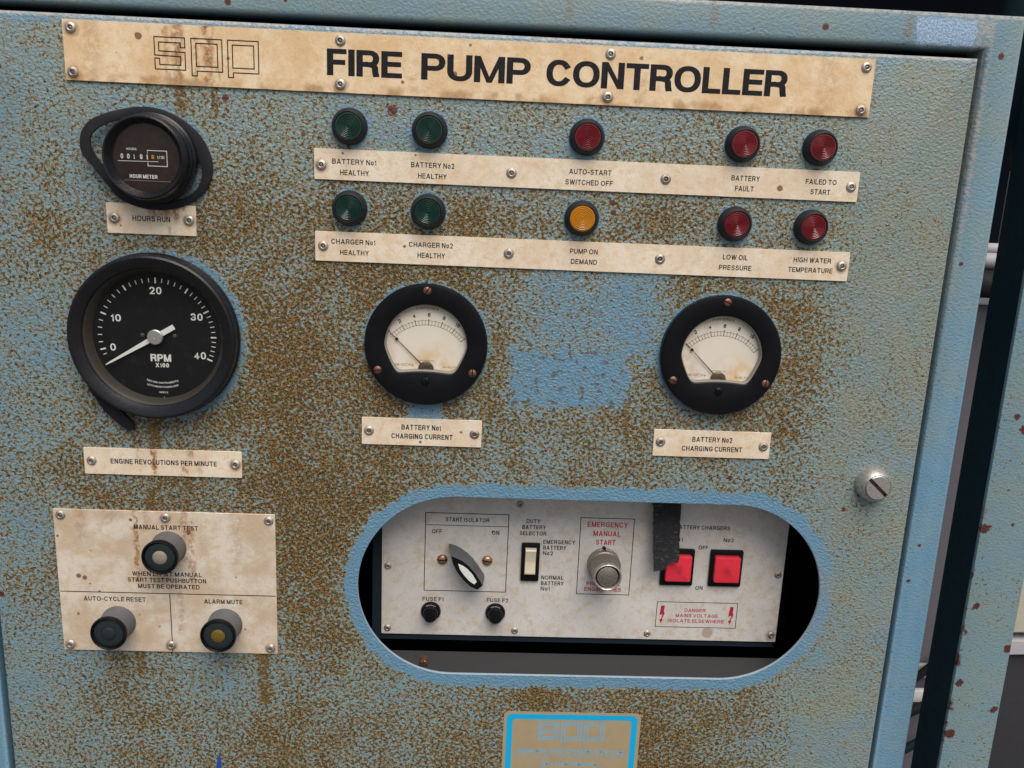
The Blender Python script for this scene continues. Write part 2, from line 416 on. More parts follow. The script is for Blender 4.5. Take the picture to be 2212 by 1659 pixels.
def prism(bm, pts, h0, h1, inset=0, mi=0, hb=None):
    """outline pts (x,z) as a solid from h0 back to h1 front with a small chamfer at the front"""
    cx = sum(p[0] for p in pts) / len(pts); cz = sum(p[1] for p in pts) / len(pts)
    loops = [[(x, h0, z) for x, z in pts]]
    if inset:
        loops.append([(x, h1 - inset, z) for x, z in pts])
        q = []
        for x, z in pts:
            d_ = math.hypot(x - cx, z - cz) or 1
            q.append((x - (x - cx) / d_ * inset, h1, z - (z - cz) / d_ * inset))
        loops.append(q)
    else: loops.append([(x, h1, z) for x, z in pts])
    return loft(bm, loops, cap0=True, cap1=True, mi=mi)
def rrect(x0, x1, z0, z1, r, n=5):
    o = []
    for cx, cz, a in ((x1 - r, z1 - r, 0), (x0 + r, z1 - r, 90), (x0 + r, z0 + r, 180), (x1 - r, z0 + r, 270)):
        o += [(cx + r * math.cos(rad(a + 90 * i / n)), cz + r * math.sin(rad(a + 90 * i / n))) for i in range(n + 1)]
    return o
def tube(bm, pts, r, n=12, mi=0):
    """round tube along 3-D points (x,h,z)"""
    rings = []
    P = [Vector(P3(*p)) for p in pts]
    up = Vector((0.13, 1, .07))
    for i, p in enumerate(P):
        t_ = (P[min(i + 1, len(P) - 1)] - P[max(i - 1, 0)]).normalized()
        a = t_.cross(up).normalized(); b = t_.cross(a)
        rings.append([bm.verts.new(p + (a * math.cos(2 * math.pi * k / n) + b * math.sin(2 * math.pi * k / n)) * r * MM) for k in range(n)])
    for a, b in zip(rings, rings[1:]):
        for i in range(n):
            j = (i + 1) % n; f = bm.faces.new((a[i], a[j], b[j], b[i])); f.material_index = mi
    bm.faces.new(rings[0][::-1]); bm.faces.new(rings[-1])

# ---------------------------------------------------------------- lettering: grotesque skeleton letters thickened to flat print
def arc(cx, cz, rx, rz, a0, a1, n=12, e=2.25):
    o = []
    for i in range(n + 1):
        a = rad(a0 + (a1 - a0) * i / n); c, s = math.cos(a), math.sin(a)
        o.append((cx + rx * math.copysign(abs(c) ** (2 / e), c), cz + rz * math.copysign(abs(s) ** (2 / e), s)))
    return o
X = .72
G = {
 'A': (.95, [('d', 0, 0, .5, 1), ('d', 1, 0, .5, 1), [(.17, .25), (.83, .25)]]),
 'B': (.80, [[(0, 0), (0, 1)], [(0, .53), (.6, .53)] + arc(.6, .765, .34, .235, -90, 90)[1:] + [(0, 1)], [(0, 0), (.6, 0)] + arc(.62, .265, .38, .265, -90, 90)[1:] + [(.3, .53)]]),
 'C': (.92, [arc(.5, .5, .5, .5, 38, 322, 22)]),
 'D': (.88, [[(0, 0), (0, 1)], [(0, 1), (.45, 1)] + arc(.45, .5, .55, .5, 90, -90, 14)[1:] + [(0, 0)]]),
 'E': (.74, [[(1, 0), (0, 0), (0, 1), (1, 1)], [(0, .52), (.93, .52)]]),
 'F': (.69, [[(0, 0), (0, 1), (1, 1)], [(0, .5), (.9, .5)]]),
 'G': (.96, [arc(.5, .5, .5, .5, 42, 340, 22)[:-1] + [(.98, .12), (1, .46), (.56, .46)]]),
 'H': (.84, [[(0, 0), (0, 1)], [(1, 0), (1, 1)], [(0, .52), (1, .52)]]),
 'I': (.0, [[(.5, 0), (.5, 1)]]),
 'K': (.88, [[(0, 0), (0, 1)], ('d', 1, 1, .03, .36), ('d', .3, .62, 1, 0)]),
 'L': (.66, [[(0, 1), (0, 0), (1, 0)]]),
 'M': (1.04, [[(0, 0), (0, 1)], ('d', .02, 1, .5, 0), ('d', .98, 1, .5, 0), [(1, 0), (1, 1)]]),
 'N': (.84, [[(0, 0), (0, 1)], ('d', .02, 1, .98, 0), [(1, 0), (1, 1)]]),
 'O': (1.0, [arc(.5, .5, .5, .5, 0, 360, 28)]),
 'P': (.78, [[(0, 0), (0, 1)], [(0, 1), (.58, 1)] + arc(.58, .715, .42, .285, 90, -90)[1:] + [(0, .43)]]),
 'R': (.84, [[(0, 0), (0, 1)], [(0, 1), (.60, 1)] + arc(.60, .73, .38, .27, 90, -90)[1:] + [(0, .46)], [(.5, .46), (.66, .44)] + arc(.70, .27, .22, .15, 70, 0, 5) + [(.94, .10), (.97, 0)]]),
 'S': (.80, [arc(.5, .755, .44, .245, 22, 250, 14) + arc(.5, .265, .5, .265, 72, -158, 14)]),
 'T': (.82, [[(0, 1), (1, 1)], [(.5, 1), (.5, 0)]]),
 'U': (.82, [[(0, 1)] + arc(.5, .36, .5, .36, 180, 360, 14) + [(1, 1)]]),
 'V': (.88, [('d', 0, 1, .5, 0), ('d', 1, 1, .5, 0)]),
 'W': (1.3, [('d', 0, 1, .27, 0), ('d', .5, 1, .27, 0), ('d', .5, 1, .73, 0), ('d', 1, 1, .73, 0)]),
 'X': (.88, [('d', 0, 0, 1, 1), ('d', 0, 1, 1, 0)]),
 'Y': (.86, [('d', 0, 1, .5, .4), ('d', 1, 1, .5, .4), [(.5, .44), (.5, 0)]]),
 '0': (.66, [arc(.5, .5, .5, .5, 0, 360, 24)]),
 '1': (.30, [[(0, .74), (.55, .80), (1, 1), (1, 0)]]),
 '2': (.66, [arc(.5, .70, .48, .30, 165, -38, 12) + [(.0, 0), (1, 0)]]),
 '3': (.66, [arc(.48, .76, .42, .24, 165, -80, 12) + arc(.48, .27, .50, .27, 80, -165, 12)]),
 '4': (.70, [[(.72, 0), (.72, 1), (0, .27), (1, .27)]]),
 '5': (.66, [[(.92, 1), (.15, 1), (.06, .5)] + arc(.48, .32, .50, .32, 140, -160, 14)]),
 '6': (.66, [arc(.5, .32, .5, .32, 0, 360, 20), arc(.52, .55, .52, .45, 178, 35, 9)]),
 '7': (.64, [[(0, 1), (1, 1), (.55, .5), (.36, 0)]]),
 '8': (.66, [arc(.5, .76, .42, .24, 0, 360, 16), arc(.5, .26, .5, .26, 0, 360, 16)]),
 '9': (.66, [arc(.5, .68, .5, .32, 0, 360, 20), arc(.48, .45, .52, .45, -2, -145, 9)]),
 '-': (.42, [[(0, .40), (1, .40)]]), '/': (.36, [[(0, 0), (1, 1)]]), '.': (.02, [[(.5, 0), (.5, .14)]]), ',': (.02, [[(.5, -.1), (.5, .12)]]),
 'o': (.62, [arc(.5, X / 2, .5, X / 2, 0, 360, 20)]), 'a': (.60, [arc(.5, X / 2, .5, X / 2, 0, 360, 18), [(1, 0), (1, X)]]),
 'd': (.60, [arc(.5, X / 2, .5, X / 2, 0, 360, 18), [(1, 0), (1, 1)]]), 'e': (.60, [[(0, .38), (1, .38)] + arc(.5, X / 2, .5, X / 2, 8, 320, 16)]),
 'i': (.0, [[(.5, 0), (.5, X)], [(.5, .86), (.5, 1)]]), 'l': (.0, [[(.5, 0), (.5, 1)]]), 'n': (.56, [[(0, 0), (0, X)], arc(.5, .44, .5, .28, 180, 0, 10) + [(1, 0)]]),
 'm': (.9, [[(0, 0), (0, X)], arc(.25, .47, .25, .25, 180, 0, 8) + [(.5, 0)], arc(.75, .47, .25, .25, 180, 0, 8) + [(1, 0)]]),
 'p': (.60, [arc(.5, X / 2, .5, X / 2, 0, 360, 18), [(0, -.28), (0, X)]]), 'r': (.34, [[(0, 0), (0, X)], arc(.7, .42, .7, .30, 180, 80, 6)]),
 's': (.54, [arc(.5, .54, .44, .18, 20, 250, 10) + arc(.5, .19, .5, .19, 72, -158, 10)]), 't': (.34, [[(.4, 1), (.4, .1), (1, 0)], [(0, X), (1, X)]]),
 'v': (.58, [[(0, X), (.5, 0), (1, X)]]), 'c': (.56, [arc(.5, X / 2, .5, X / 2, 40, 320, 14)]), 'x': (.56, [[(0, 0), (1, X)], [(0, X), (1, 0)]]),
}
def ribbon(pts, w, closed=False, lim=2.6):
    """left and right edges of a thick polyline with mitred joints"""
    n = len(pts); Lf, Rt = [], []
    for i in range(n):
        a = pts[(i - 1) % n] if (i > 0 or closed) else None
        b = pts[(i + 1) % n] if (i < n - 1 or closed) else None
        p = pts[i]
        def nrm(u, v):
            dx, dz = v[0] - u[0], v[1] - u[1]; l = math.hypot(dx, dz) or 1e-9
            return (-dz / l, dx / l)
        if a is None: m_ = nrm(p, b); k = 1
        elif b is None: m_ = nrm(a, p); k = 1
        else:
            n1, n2 = nrm(a, p), nrm(p, b); sx, sz = n1[0] + n2[0], n1[1] + n2[1]; l = math.hypot(sx, sz)
            if l < 1e-6: m_ = n1; k = 1
            else: m_ = (sx / l, sz / l); k = min(lim, 1 / max(.05, m_[0] * n1[0] + m_[1] * n1[1]))
        Lf.append((p[0] + m_[0] * w / 2 * k, p[1] + m_[1] * w / 2 * k)); Rt.append((p[0] - m_[0] * w / 2 * k, p[1] - m_[1] * w / 2 * k))
    return Lf, Rt
def stroke(bm, pts, w, h, closed=False, tf=None, clip=None, mi=0):
    Lf, Rt = ribbon(pts, w, closed)
    def fx(p):
        if clip: p = (min(max(p[0], clip[0]), clip[1]), min(max(p[1], clip[2]), clip[3]))
        return tf(p) if tf else p
    a = [bm.verts.new(P3(q[0], h, q[1])) for q in map(fx, Lf)]; b = [bm.verts.new(P3(q[0], h, q[1])) for q in map(fx, Rt)]
    n = len(pts)
    for i in range(n if closed else n - 1):
        j = (i + 1) % n
        try: f = bm.faces.new((a[i], b[i], b[j], a[j])); f.material_index = mi
        except ValueError: pass
def text(bm, s, x0, x1, zb, cap, h, wt_=.165, wtv=None, ang=0, mi=0, arcc=None, gap=.20, cond=1.0):
    """s printed between x0 and x1 on baseline zb with capital height cap; arcc = (cx, cz, radius) bends it"""
    wh = wt_ * cap; wv = (wtv or wt_) * cap
    adv = []; cur = 0.0
    for ch in s:
        if ch == ' ': cur += .36 * cap; adv.append(None); continue
        W = G[ch][0] * cap * cond + wv * (1 if G[ch][0] < .1 else .55)
        adv.append((cur, W)); cur += W + gap * cap
    tot = cur - gap * cap; kk = 0; fixed = wv * sum(1 for c in s if c != ' ' and G[c][0] < .1)
    k = (x1 - x0 - fixed) / (tot - fixed); seen = 0
    for ch, av in zip(s, adv):
        if av is None: continue
        ox, W = (av[0] - seen * wv) * k + seen * wv, av[1] * k
        if G[ch][0] < .1: W = wv; seen += 1
        q = wv / wh
        for st in G[ch][1]:
            kk += 1
            if st[0] == 'd':
                xa, xb = wv / 2 + st[1] * (W - wv), wv / 2 + st[3] * (W - wv); za, zb_ = st[2] * cap, st[4] * cap
                hw = min(wv * .62, wh * .5 * math.hypot(xb - xa, zb_ - za) / abs(zb_ - za))
                f_ = lambda p, ox=ox: (lambda x, z: ((arcc[0] + (arcc[2] + z) * math.sin((x - (x1 - x0) / 2) / arcc[2]), arcc[1] + (arcc[2] + z) * math.cos((x - (x1 - x0) / 2) / arcc[2])) if arcc[2] > 0 else
                     (arcc[0] + (-arcc[2] - z) * math.sin((x - (x1 - x0) / 2) / -arcc[2]), arcc[1] - (-arcc[2] - z) * math.cos((x - (x1 - x0) / 2) / -arcc[2]))) if arcc else
                     (x0 + x * math.cos(ang) - z * math.sin(ang), zb + x * math.sin(ang) + z * math.cos(ang)))(p[0] + ox, p[1])
                qs = [f_(p) for p in ((xa - hw, za), (xa + hw, za), (xb + hw, zb_), (xb - hw, zb_))]
                fc = bm.faces.new([bm.verts.new(P3(u, h + .012 * (kk % 4), v)) for u, v in qs]); fc.material_index = mi
                continue
            closed = len(st) > 8 and math.hypot(st[0][0] - st[-1][0], st[0][1] - st[-1][1]) < 1e-4
            if closed: st = st[:-1]
            pts = [((wv / 2 + px * (W - wv)) / q, wh / 2 + pz * (cap - wh)) if pz <= 1 else ((wv / 2 + px * (W - wv)) / q, pz * cap) for px, pz in st]
            lo = -.4 * cap if ch in 'p,' else 0
            if not closed:   # square ends
                for e, f_ in ((0, 1), (-1, -2)):
                    dx, dz = pts[e][0] - pts[f_][0], pts[e][1] - pts[f_][1]; l_ = math.hypot(dx, dz) or 1
                    pts[e] = (pts[e][0] + dx / l_ * wh / 2, pts[e][1] + dz / l_ * wh / 2)
            def tf(p, ox=ox, q=q):
                x, z = p[0] * q + ox, p[1]
                if arcc:
                    cx, cz, r_ = arcc; mid = (x1 - x0) / 2; a = (x - mid) / r_
                    if r_ > 0: return (cx + (r_ + z) * math.sin(a), cz + (r_ + z) * math.cos(a))
                    return (cx + (-r_ - z) * math.sin(-a), cz - (-r_ - z) * math.cos(a))
                c_, s_ = math.cos(ang), math.sin(ang)
                return (x0 + x * c_ - z * s_, zb + x * s_ + z * c_)
            stroke(bm, pts, wh, h + .012 * (kk % 4), closed, tf, (0, W / q, lo, cap), mi)
def line(bm, x0, z0, x1, z1, w, h, mi=0): stroke(bm, [(x0, z0), (x1, z1)], w, h, mi=mi)
def frame_lines(bm, pts, w, h, mi=0): stroke(bm, pts, w, h, closed=True, mi=mi)

# ================================================================ THE CABINET
cab = bpy.data.objects.new('control_cabinet', None); COL.objects.link(cab)
cab['label'] = 'rusty blue steel fire pump controller cabinet with gauges, lamps and an oval window'
cab['category'] = 'control cabinet'

# door: folded sheet with the oval cut-out
DX0, DX1, DZ0, DZ1 = -424.5, 390.4, -640.0, 123.4
def build_door():
    bm = bmesh.new()
    xc, zc, r = (SLOT[0] + SLOT[1]) / 2, (SLOT[2] + SLOT[3]) / 2, (SLOT[3] - SLOT[2]) / 2
    hl = (SLOT[1] - SLOT[0]) / 2 - r
    A = sorted([2 * math.pi * i / 300 for i in range(300)] + [math.atan2(z - zc, x - xc) % (2 * math.pi) for x in (DX0, DX1) for z in (DZ0, DZ1)])
    def slot_pt(a, g=0):
        dx, dz = math.cos(a), math.sin(a); rr = r + g
        if abs(dz) > 1e-9:
            t = rr / abs(dz)
            if abs(t * dx) <= hl: return (xc + t * dx, zc + t * dz)
        c = math.copysign(hl, dx); b = -dx * c; k = c * c - rr * rr
        t = -b + math.sqrt(b * b - k)
        return (xc + t * dx, zc + t * dz)
    def rect_pt(a, ins):
        dx, dz = math.cos(a), math.sin(a)
        t = 1e9
        if dx > 1e-9: t = min(t, (DX1 - xc) / dx)
        if dx < -1e-9: t = min(t, (DX0 - xc) / dx)
        if dz > 1e-9: t = min(t, (DZ1 - zc) / dz)
        if dz < -1e-9: t = min(t, (DZ0 - zc) / dz)
        x, z = xc + t * dx, zc + t * dz
        return (min(max(x, DX0 + ins), DX1 - ins), min(max(z, DZ0 + ins), DZ1 - ins))
    loops = [[(*slot_pt(a, .4), 0) for a in A]]
    b2 = bmesh.new()
    loft(b2, [[(x, h, z) for x, z, h in L] for L in ([(*slot_pt(a, 3), -2.5) for a in A], [(*slot_pt(a), -2.3) for a in A], [(*slot_pt(a), -.35) for a in A], [(*slot_pt(a, .4), 0) for a in A])])
    to_mesh(b2, 'window_lip', 'lip', cab, 60)
    for k in (.35, .7): loops.append([tuple(u * (1 - k) + v * k for u, v in zip(slot_pt(a, .4), rect_pt(a, 3.2))) + (0,) for a in A])
    for ins, h in ((3.2, 0), (1.9, -.25), (.9, -.9), (.25, -1.9), (0, -3.2), (0, -22), (2, -22), (2, -4)): loops.append([(*rect_pt(a, ins), h) for a in A])
    loft(bm, [[(x, h, z) for x, z, h in L] for L in loops])
    return to_mesh(bm, 'door', 'door', cab, 50)
door = build_door()

# frame round the door, and the box behind it
bm = bmesh.new()
FX0, FX1, FZ0, FZ1 = -430.0, 394.2, -646.0, 130.2
OX0, OX1, OZ0, OZ1 = -468.0, 424.4, -700.0, 156.6
def rect4(x0, x1, z0, z1, h, g): return [(x0 + g, h, z0 + g), (x1 - g, h, z0 + g), (x1 - g, h, z1 - g), (x0 + g, h, z1 - g)]
loops = [rect4(FX0, FX1, FZ0, FZ1, -26, 0), rect4(FX0, FX1, FZ0, FZ1, -4, 0)]
for a in (20, 45, 70, 90): loops.append(rect4(FX0, FX1, FZ0, FZ1, -4 + 4 * math.sin(rad(a)), -(4 - 4 * math.cos(rad(a)))))
for a in (90, 60, 30, 0): loops.append(rect4(OX0, OX1, OZ0, OZ1, -3.5 + 3.5 * math.sin(rad(a)), 3.5 - 3.5 * math.cos(rad(a))))
loops.append(rect4(OX0, OX1, OZ0, OZ1, -30, 0))
loft(bm, loops)
to_mesh(bm, 'frame', 'frame', cab, 50)
bm = bmesh.new()
loft(bm, [rect4(OX0, OX1, OZ0, OZ1, -30.5, 0), rect4(OX0, OX1, OZ0, OZ1, -260, 0)], cap1=True)
to_mesh(bm, 'casing', 'frame', cab)
bm = bmesh.new()   # closed box behind the door, interior shade put into its near-black colour
loft(bm, [rect4(FX0, FX1, FZ0, FZ1, -26.2, -1), rect4(FX0, FX1, FZ0, FZ1, -250, -1)], cap1=True)
to_mesh(bm, 'shade_lining', 'inside', cab)

# chassis behind the window, sill below it
bm = bmesh.new(); box(bm, -97, 300, -427, -225, -75, -47); to_mesh(bm, 'chassis', 'inside', cab)
bm = bmesh.new()
loft(bm, [[(-150, -31, -430.5), (360, -31, -430.5)], [(-150, -30, -429.4), (360, -30, -429.4)], [(-150, -8, -442), (360, -8, -442)], [(-150, -7, -448), (360, -7, -448)]], close=False)
sill = to_mesh(bm, 'sill', 'steel', cab, label='grey steel sill at the bottom of the oval window')
bm = bmesh.new()
lathe(bm, -44.5, -435, [(0.1, -25), (4, -25), (4, -16), (3.2, -15), (.1, -15)], 20)
box(bm, -45.1, -43.9, -430, -438, -15.2, -14.7)
s_ = to_mesh(bm, 'screw', 'rustscrew', sill)

# rivets -------------------------------------------------------------
rp = None
RIV = []
def rivet(parent, x, z, h):
    global rp
    if rp is None:
        bm = bmesh.new()
        lathe(bm, 0, 0, [(4.35, -.2), (4.3, .35), (3.7, .95), (2.9, 1.45), (2.15, 1.6), (1.75, 1.35), (1.55, .3)], 20, cap0=False, cap1=False)
        lathe(bm, 0, 0, [(1.56, .31), (.9, .28), (.85, .75), (.1, .8)], 16, cap0=False, cap1=True, mi=1)
        lathe(bm, 0, 0, [(1.0, .3), (1.0, .9), (.55, 1.0), (.5, .6), (.1, .55)], 12, cap0=False, cap1=True, mi=0)
        rp = to_mesh(bm, 'rivet', ['rivet', 'dark'], None, 40)
        o = rp
    else:
        o = bpy.data.objects.new('rivet', rp.data); COL.objects.link(o)
    o.parent = parent
    o.location = Vector(P3(x, h, z)) - world_loc(parent)
    o.rotation_euler = (random.uniform(-.05, .05), random.uniform(0, 6.28), random.uniform(-.05, .05))
    return o

def plate(x0, x1, z0, z1, mat, label, rivs, name='name_plate', h=1.6):
    bm = bmesh.new(); o_ = ((x0 + x1) / 2, (z0 + z1) / 2, 0)
    prism(bm, rrect(x0, x1, z0, z1, .6, 2), 0, h, .25)
    p = to_mesh(bm, name, mat, cab, 30, label, origin=o_)
    for x, z in rivs: rivet(p, x, z, h)
    return p
def letters(p, items, h, mat='ink', name='lettering', extra=None, **k):
    for it in items:
        bm = bmesh.new(); text(bm, *it[:5], h, **{**k, **(it[5] if len(it) > 5 else {})})
        to_mesh(bm, name, mat, p)
    if extra:
        bm = bmesh.new(); extra(bm); to_mesh(bm, 'printed_lines' if mat == 'ink' else 'lightning_symbols', mat, p)

H1 = 1.66
# title plate
tp = plate(-330.3, 306.3, 74.1, 118.6, 'title_plate', 'wide stained cream title plate across the top of the door reading FIRE PUMP CONTROLLER',
           [(-323.8, 112.6), (-324.3, 80), (-117.7, 112.6), (-117.8, 80.4), (93.9, 112.4), (93.8, 80.2), (299.4, 112), (299.1, 79.4)])
letters(tp, [('FIRE', -128.2, -69.6, 86.8, 19.7), ('PUMP', -54.6, 31.5, 86.8, 19.7), ('CONTROLLER', 44.0, 237.1, 86.6, 19.9)], H1, wt_=.19, wtv=.255, gap=.07)
def spp(bm, ox, oz, k, w, h, mi=0):
    def S(pts, cl=True): stroke(bm, [(ox + x * k, oz + z * k) for x, z in pts], w, h, closed=cl, mi=mi)
    S([(0, 27.4), (23.3, 27.4), (23.3, 20.2), (19.9, 20.2), (19.9, 23.6), (3.4, 23.6), (3.4, 17.2), (23.3, 16.8), (23.3, 3.8), (0, 3.8), (0, 11.8), (3.6, 11.8), (3.6, 7.2), (19.8, 7.2), (19.8, 13.6), (0, 14)])
    for dx in (28.2, 56.2):
        S([(dx, 27.4), (dx + 23.6, 27.4), (dx + 23.6, 3.6), (dx + 3.9, 3.6), (dx + 3.9, 0), (dx, 0)])
        S([(dx + 3.6, 24), (dx + 20, 24), (dx + 20, 7.1), (dx + 3.6, 7.1)])
bm = bmesh.new(); spp(bm, -260.9, 81.5, 1.0, .85, H1); to_mesh(bm, 'emblem', 'ink', tp)

# lamp label strips
sp1 = plate(-139, 305.4, 7.2, 31.2, 'plate', 'upper cream lamp label strip from BATTERY No1 HEALTHY to FAILED TO START',
            [(-133.2, 18.4), (19.6, 18.4), (145.5, 18.9), (299.1, 19.2)])
letters(sp1, [('BATTERY No1', -124.5, -89.3, 19.6, 4.1), ('HEALTHY', -118.2, -95.2, 11.1, 4.1), ('BATTERY No2', -61.5, -26.7, 19.6, 4.1), ('HEALTHY', -55.7, -32.6, 11.1, 4.1),
              ('AUTO-START', 66.3, 100.9, 19.8, 4.1), ('SWITCHED OFF', 63.6, 102.4, 11.4, 4.1), ('BATTERY', 199.4, 222.8, 20.2, 4.1), ('FAULT', 203.1, 218.6, 12, 4.1),
              ('FAILED TO', 260.9, 286.6, 20, 4.1), ('START', 265.9, 282.3, 12, 4.1)], H1)
sp2 = plate(-138.8, 305.8, -58, -34, 'plate', 'lower cream lamp label strip from CHARGER No1 HEALTHY to HIGH WATER TEMPERATURE',
            [(-132.2, -45.9), (20, -46.2), (146, -45.7), (299.7, -45.6)])
letters(sp2, [('CHARGER No1', -125.6, -89.7, -43.9, 4.1), ('HEALTHY', -118.5, -95, -52.6, 4.1), ('CHARGER No2', -62.3, -26.3, -43.9, 4.1), ('HEALTHY', -55.1, -32.5, -52.4, 4.1),
              ('PUMP ON', 70.6, 93.7, -44.1, 4.1), ('DEMAND', 71.9, 93.6, -52.6, 4.1), ('LOW OIL', 198.6, 219.7, -43.9, 4.1), ('PRESSURE', 196.1, 223.5, -52.5, 4.1),
              ('HIGH WATER', 258.4, 290.2, -43.8, 4.1), ('TEMPERATURE', 254.7, 292.4, -52, 4.1)], H1)
hp = plate(-305.7, -234.6, -42.3, -18.1, 'plate', 'small cream HOURS RUN plate with rust weeping over its top edge', [(-299.4, -30.2), (-240, -30)])
letters(hp, [('HOURS RUN', -285.1, -255.1, -32, 4.4)], H1)
rpl = plate(-338, -203.9, -248.5, -225, 'plate', 'cream ENGINE REVOLUTIONS PER MINUTE plate with brown rust runs', [(-331.6, -236.6), (-209.3, -236.4)])
letters(rpl, [('ENGINE REVOLUTIONS PER MINUTE', -315.5, -225.1, -238.7, 4.5)], H1, wt_=.175)
b1 = plate(-100.5, 2.8, -214.1, -190.2, 'plate', 'cream BATTERY No1 CHARGING CURRENT plate', [(-94.3, -201.9), (-3.3, -202.2)])
letters(b1, [('BATTERY No1', -66.4, -32.5, -200.1, 4.6), ('CHARGING CURRENT', -75, -22.2, -208.2, 4.6)], H1, wt_=.175)
b2 = plate(153.1, 256.5, -216.6, -192.7, 'plate', 'cream BATTERY No2 CHARGING CURRENT plate', [(159.3, -203.9), (250.5, -205.3)])
letters(b2, [('BATTERY No2', 187.1, 222.4, -202.8, 4.6), ('CHARGING CURRENT', 178.6, 232, -211.2, 4.6)], H1, wt_=.165)
mp = plate(-368.2, -176.5, -417.2, -281.8, 'manual_plate', 'square stained cream plate carrying three black push buttons',
           [(-361.8, -287.2), (-271.5, -287.3), (-181.9, -287.7), (-362.2, -411.6), (-272.3, -410.7), (-183, -411.6)])
for q in ((-367.5, -359.6, -177.2, -359.6), (-271.2, -360.1, -271.2, -416.6)):
    bm = bmesh.new(); line(bm, *q, .8, H1); to_mesh(bm, 'printed_line', 'ink', mp)
letters(mp, [('MANUAL START TEST', -299.3, -243.7, -298.6, 4.3), ('WHEN LIT AT MANUAL', -303.4, -242.1, -342.9, 4.2), ('START TEST PUSHBUTTON', -307.5, -238.5, -348.8, 4.2),
             ('MUST BE OPERATED', -298.8, -244.5, -354.8, 4.2), ('AUTO-CYCLE RESET', -347.3, -292.7, -368.1, 4.3), ('ALARM MUTE', -241, -207, -368.4, 4.3)], H1, wt_=.175)

# pilot lamps ----------------------------------------------------------
lp_mesh = {}
def lamp(x, z, colr, label):
    if 'b' not in lp_mesh:
        bm = bmesh.new()
        lathe(bm, 0, 0, [(14.2, 0), (14.4, 1.5), (14.1, 3.0), (11.6, 8.6), (11.0, 9.0), (10.6, 8.6), (10.4, 5)], 56, cap0=False, cap1=False)
        lp_mesh['b'] = to_mesh(bm, 'pilot_lamp', 'lampbezel', None, 50)
        o = lp_mesh['b']
    else:
        o = bpy.data.objects.new('pilot_lamp', lp_mesh['b'].data); COL.objects.link(o)
    o.parent = cab; o.location = P3(x, 0, z); o['label'] = label
    o.rotation_euler = (0, random.uniform(0, 6), 0)
    if colr not in lp_mesh:
        bm = bmesh.new()
        prof = [(10.5, 6.8), (10.2, 8.3)]
        r = 9.6
        while r > .8:
            prof += [(r, 8.3 + (9.6 - r) * .03), (r - .5, 8.85 + (9.6 - r) * .03), (r - .6, 8.85 + (9.6 - r) * .03), (r - 1.25, 8.3 + (9.6 - r) * .03)]
            r -= 1.3
        prof += [(.2, 9.4)]
        lathe(bm, 0, 0, prof, 56, cap0=False)
        l = to_mesh(bm, 'lens', colr, None, 25); lp_mesh[colr] = l
    else:
        l = bpy.data.objects.new('lens', lp_mesh[colr].data); COL.objects.link(l)
    l.parent = o
for x, z, c_, lb in ((-110.6, 48.9, 'green', 'dark green pilot lamp above BATTERY No1 HEALTHY'), (-47, 48.8, 'green', 'dark green pilot lamp above BATTERY No2 HEALTHY'),
                     (79.2, 48.9, 'red', 'red pilot lamp above AUTO-START SWITCHED OFF'), (205.8, 49, 'red', 'red pilot lamp above BATTERY FAULT'),
                     (269.6, 49, 'red', 'red pilot lamp above FAILED TO START'), (-110.6, -14.9, 'green', 'dark green pilot lamp above CHARGER No1 HEALTHY'),
                     (-47, -15, 'green', 'dark green pilot lamp above CHARGER No2 HEALTHY'), (78.7, -15.1, 'amber', 'amber pilot lamp above PUMP ON DEMAND'),
                     (205.8, -14.6, 'red', 'red pilot lamp above LOW OIL PRESSURE'), (269.7, -14.5, 'red', 'red pilot lamp above HIGH WATER TEMPERATURE')):
    lamp(x, z, c_, lb)

# slotted screw helper ---------------------------------------------------
def screw(parent, x, z, h, r, mat, dome=.45, ang=0, sw=.13):
    """pan head with a real slot: two half domes standing either side of it"""
    bm = bmesh.new()
    w = r * sw
    for sgn in (1, -1):
        rings = []
        for k, (f, hh) in enumerate(((1.0, 0), (1.0, .25), (.86, .62), (.6, .88), (.3, .98))):
            rr = r * f; a0 = math.asin(min(.95, w / rr))
            ring = []
            for i in range(15):
                a = a0 + (math.pi - 2 * a0) * i / 14
                ring.append((rr * math.cos(a), h + hh * r * dome * 2, sgn * rr * math.sin(a)))
            rings.append(ring)
        if sgn < 0: rings = [q[::-1] for q in rings]
        loft(bm, rings, close=True, cap1=True)
    lathe(bm, 0, 0, [(r * .98, h), (r * .98, h + r * dome * .5)], 24, cap0=False, mi=1)
    c_, s_ = math.cos(ang), math.sin(ang)
    for v in bm.verts:
        a, b = v.co.x, v.co.z
        v.co.x = (a * c_ - b * s_) + (x * MM if abs(a) < 9 else 0); v.co.z = (a * s_ + b * c_) + z * MM
    return to_mesh(bm, 'screw', [mat, 'dark'], parent, 50, origin=(x, z, h))
# note: lathe/loft above work in mm about the origin, then move to (x, z)

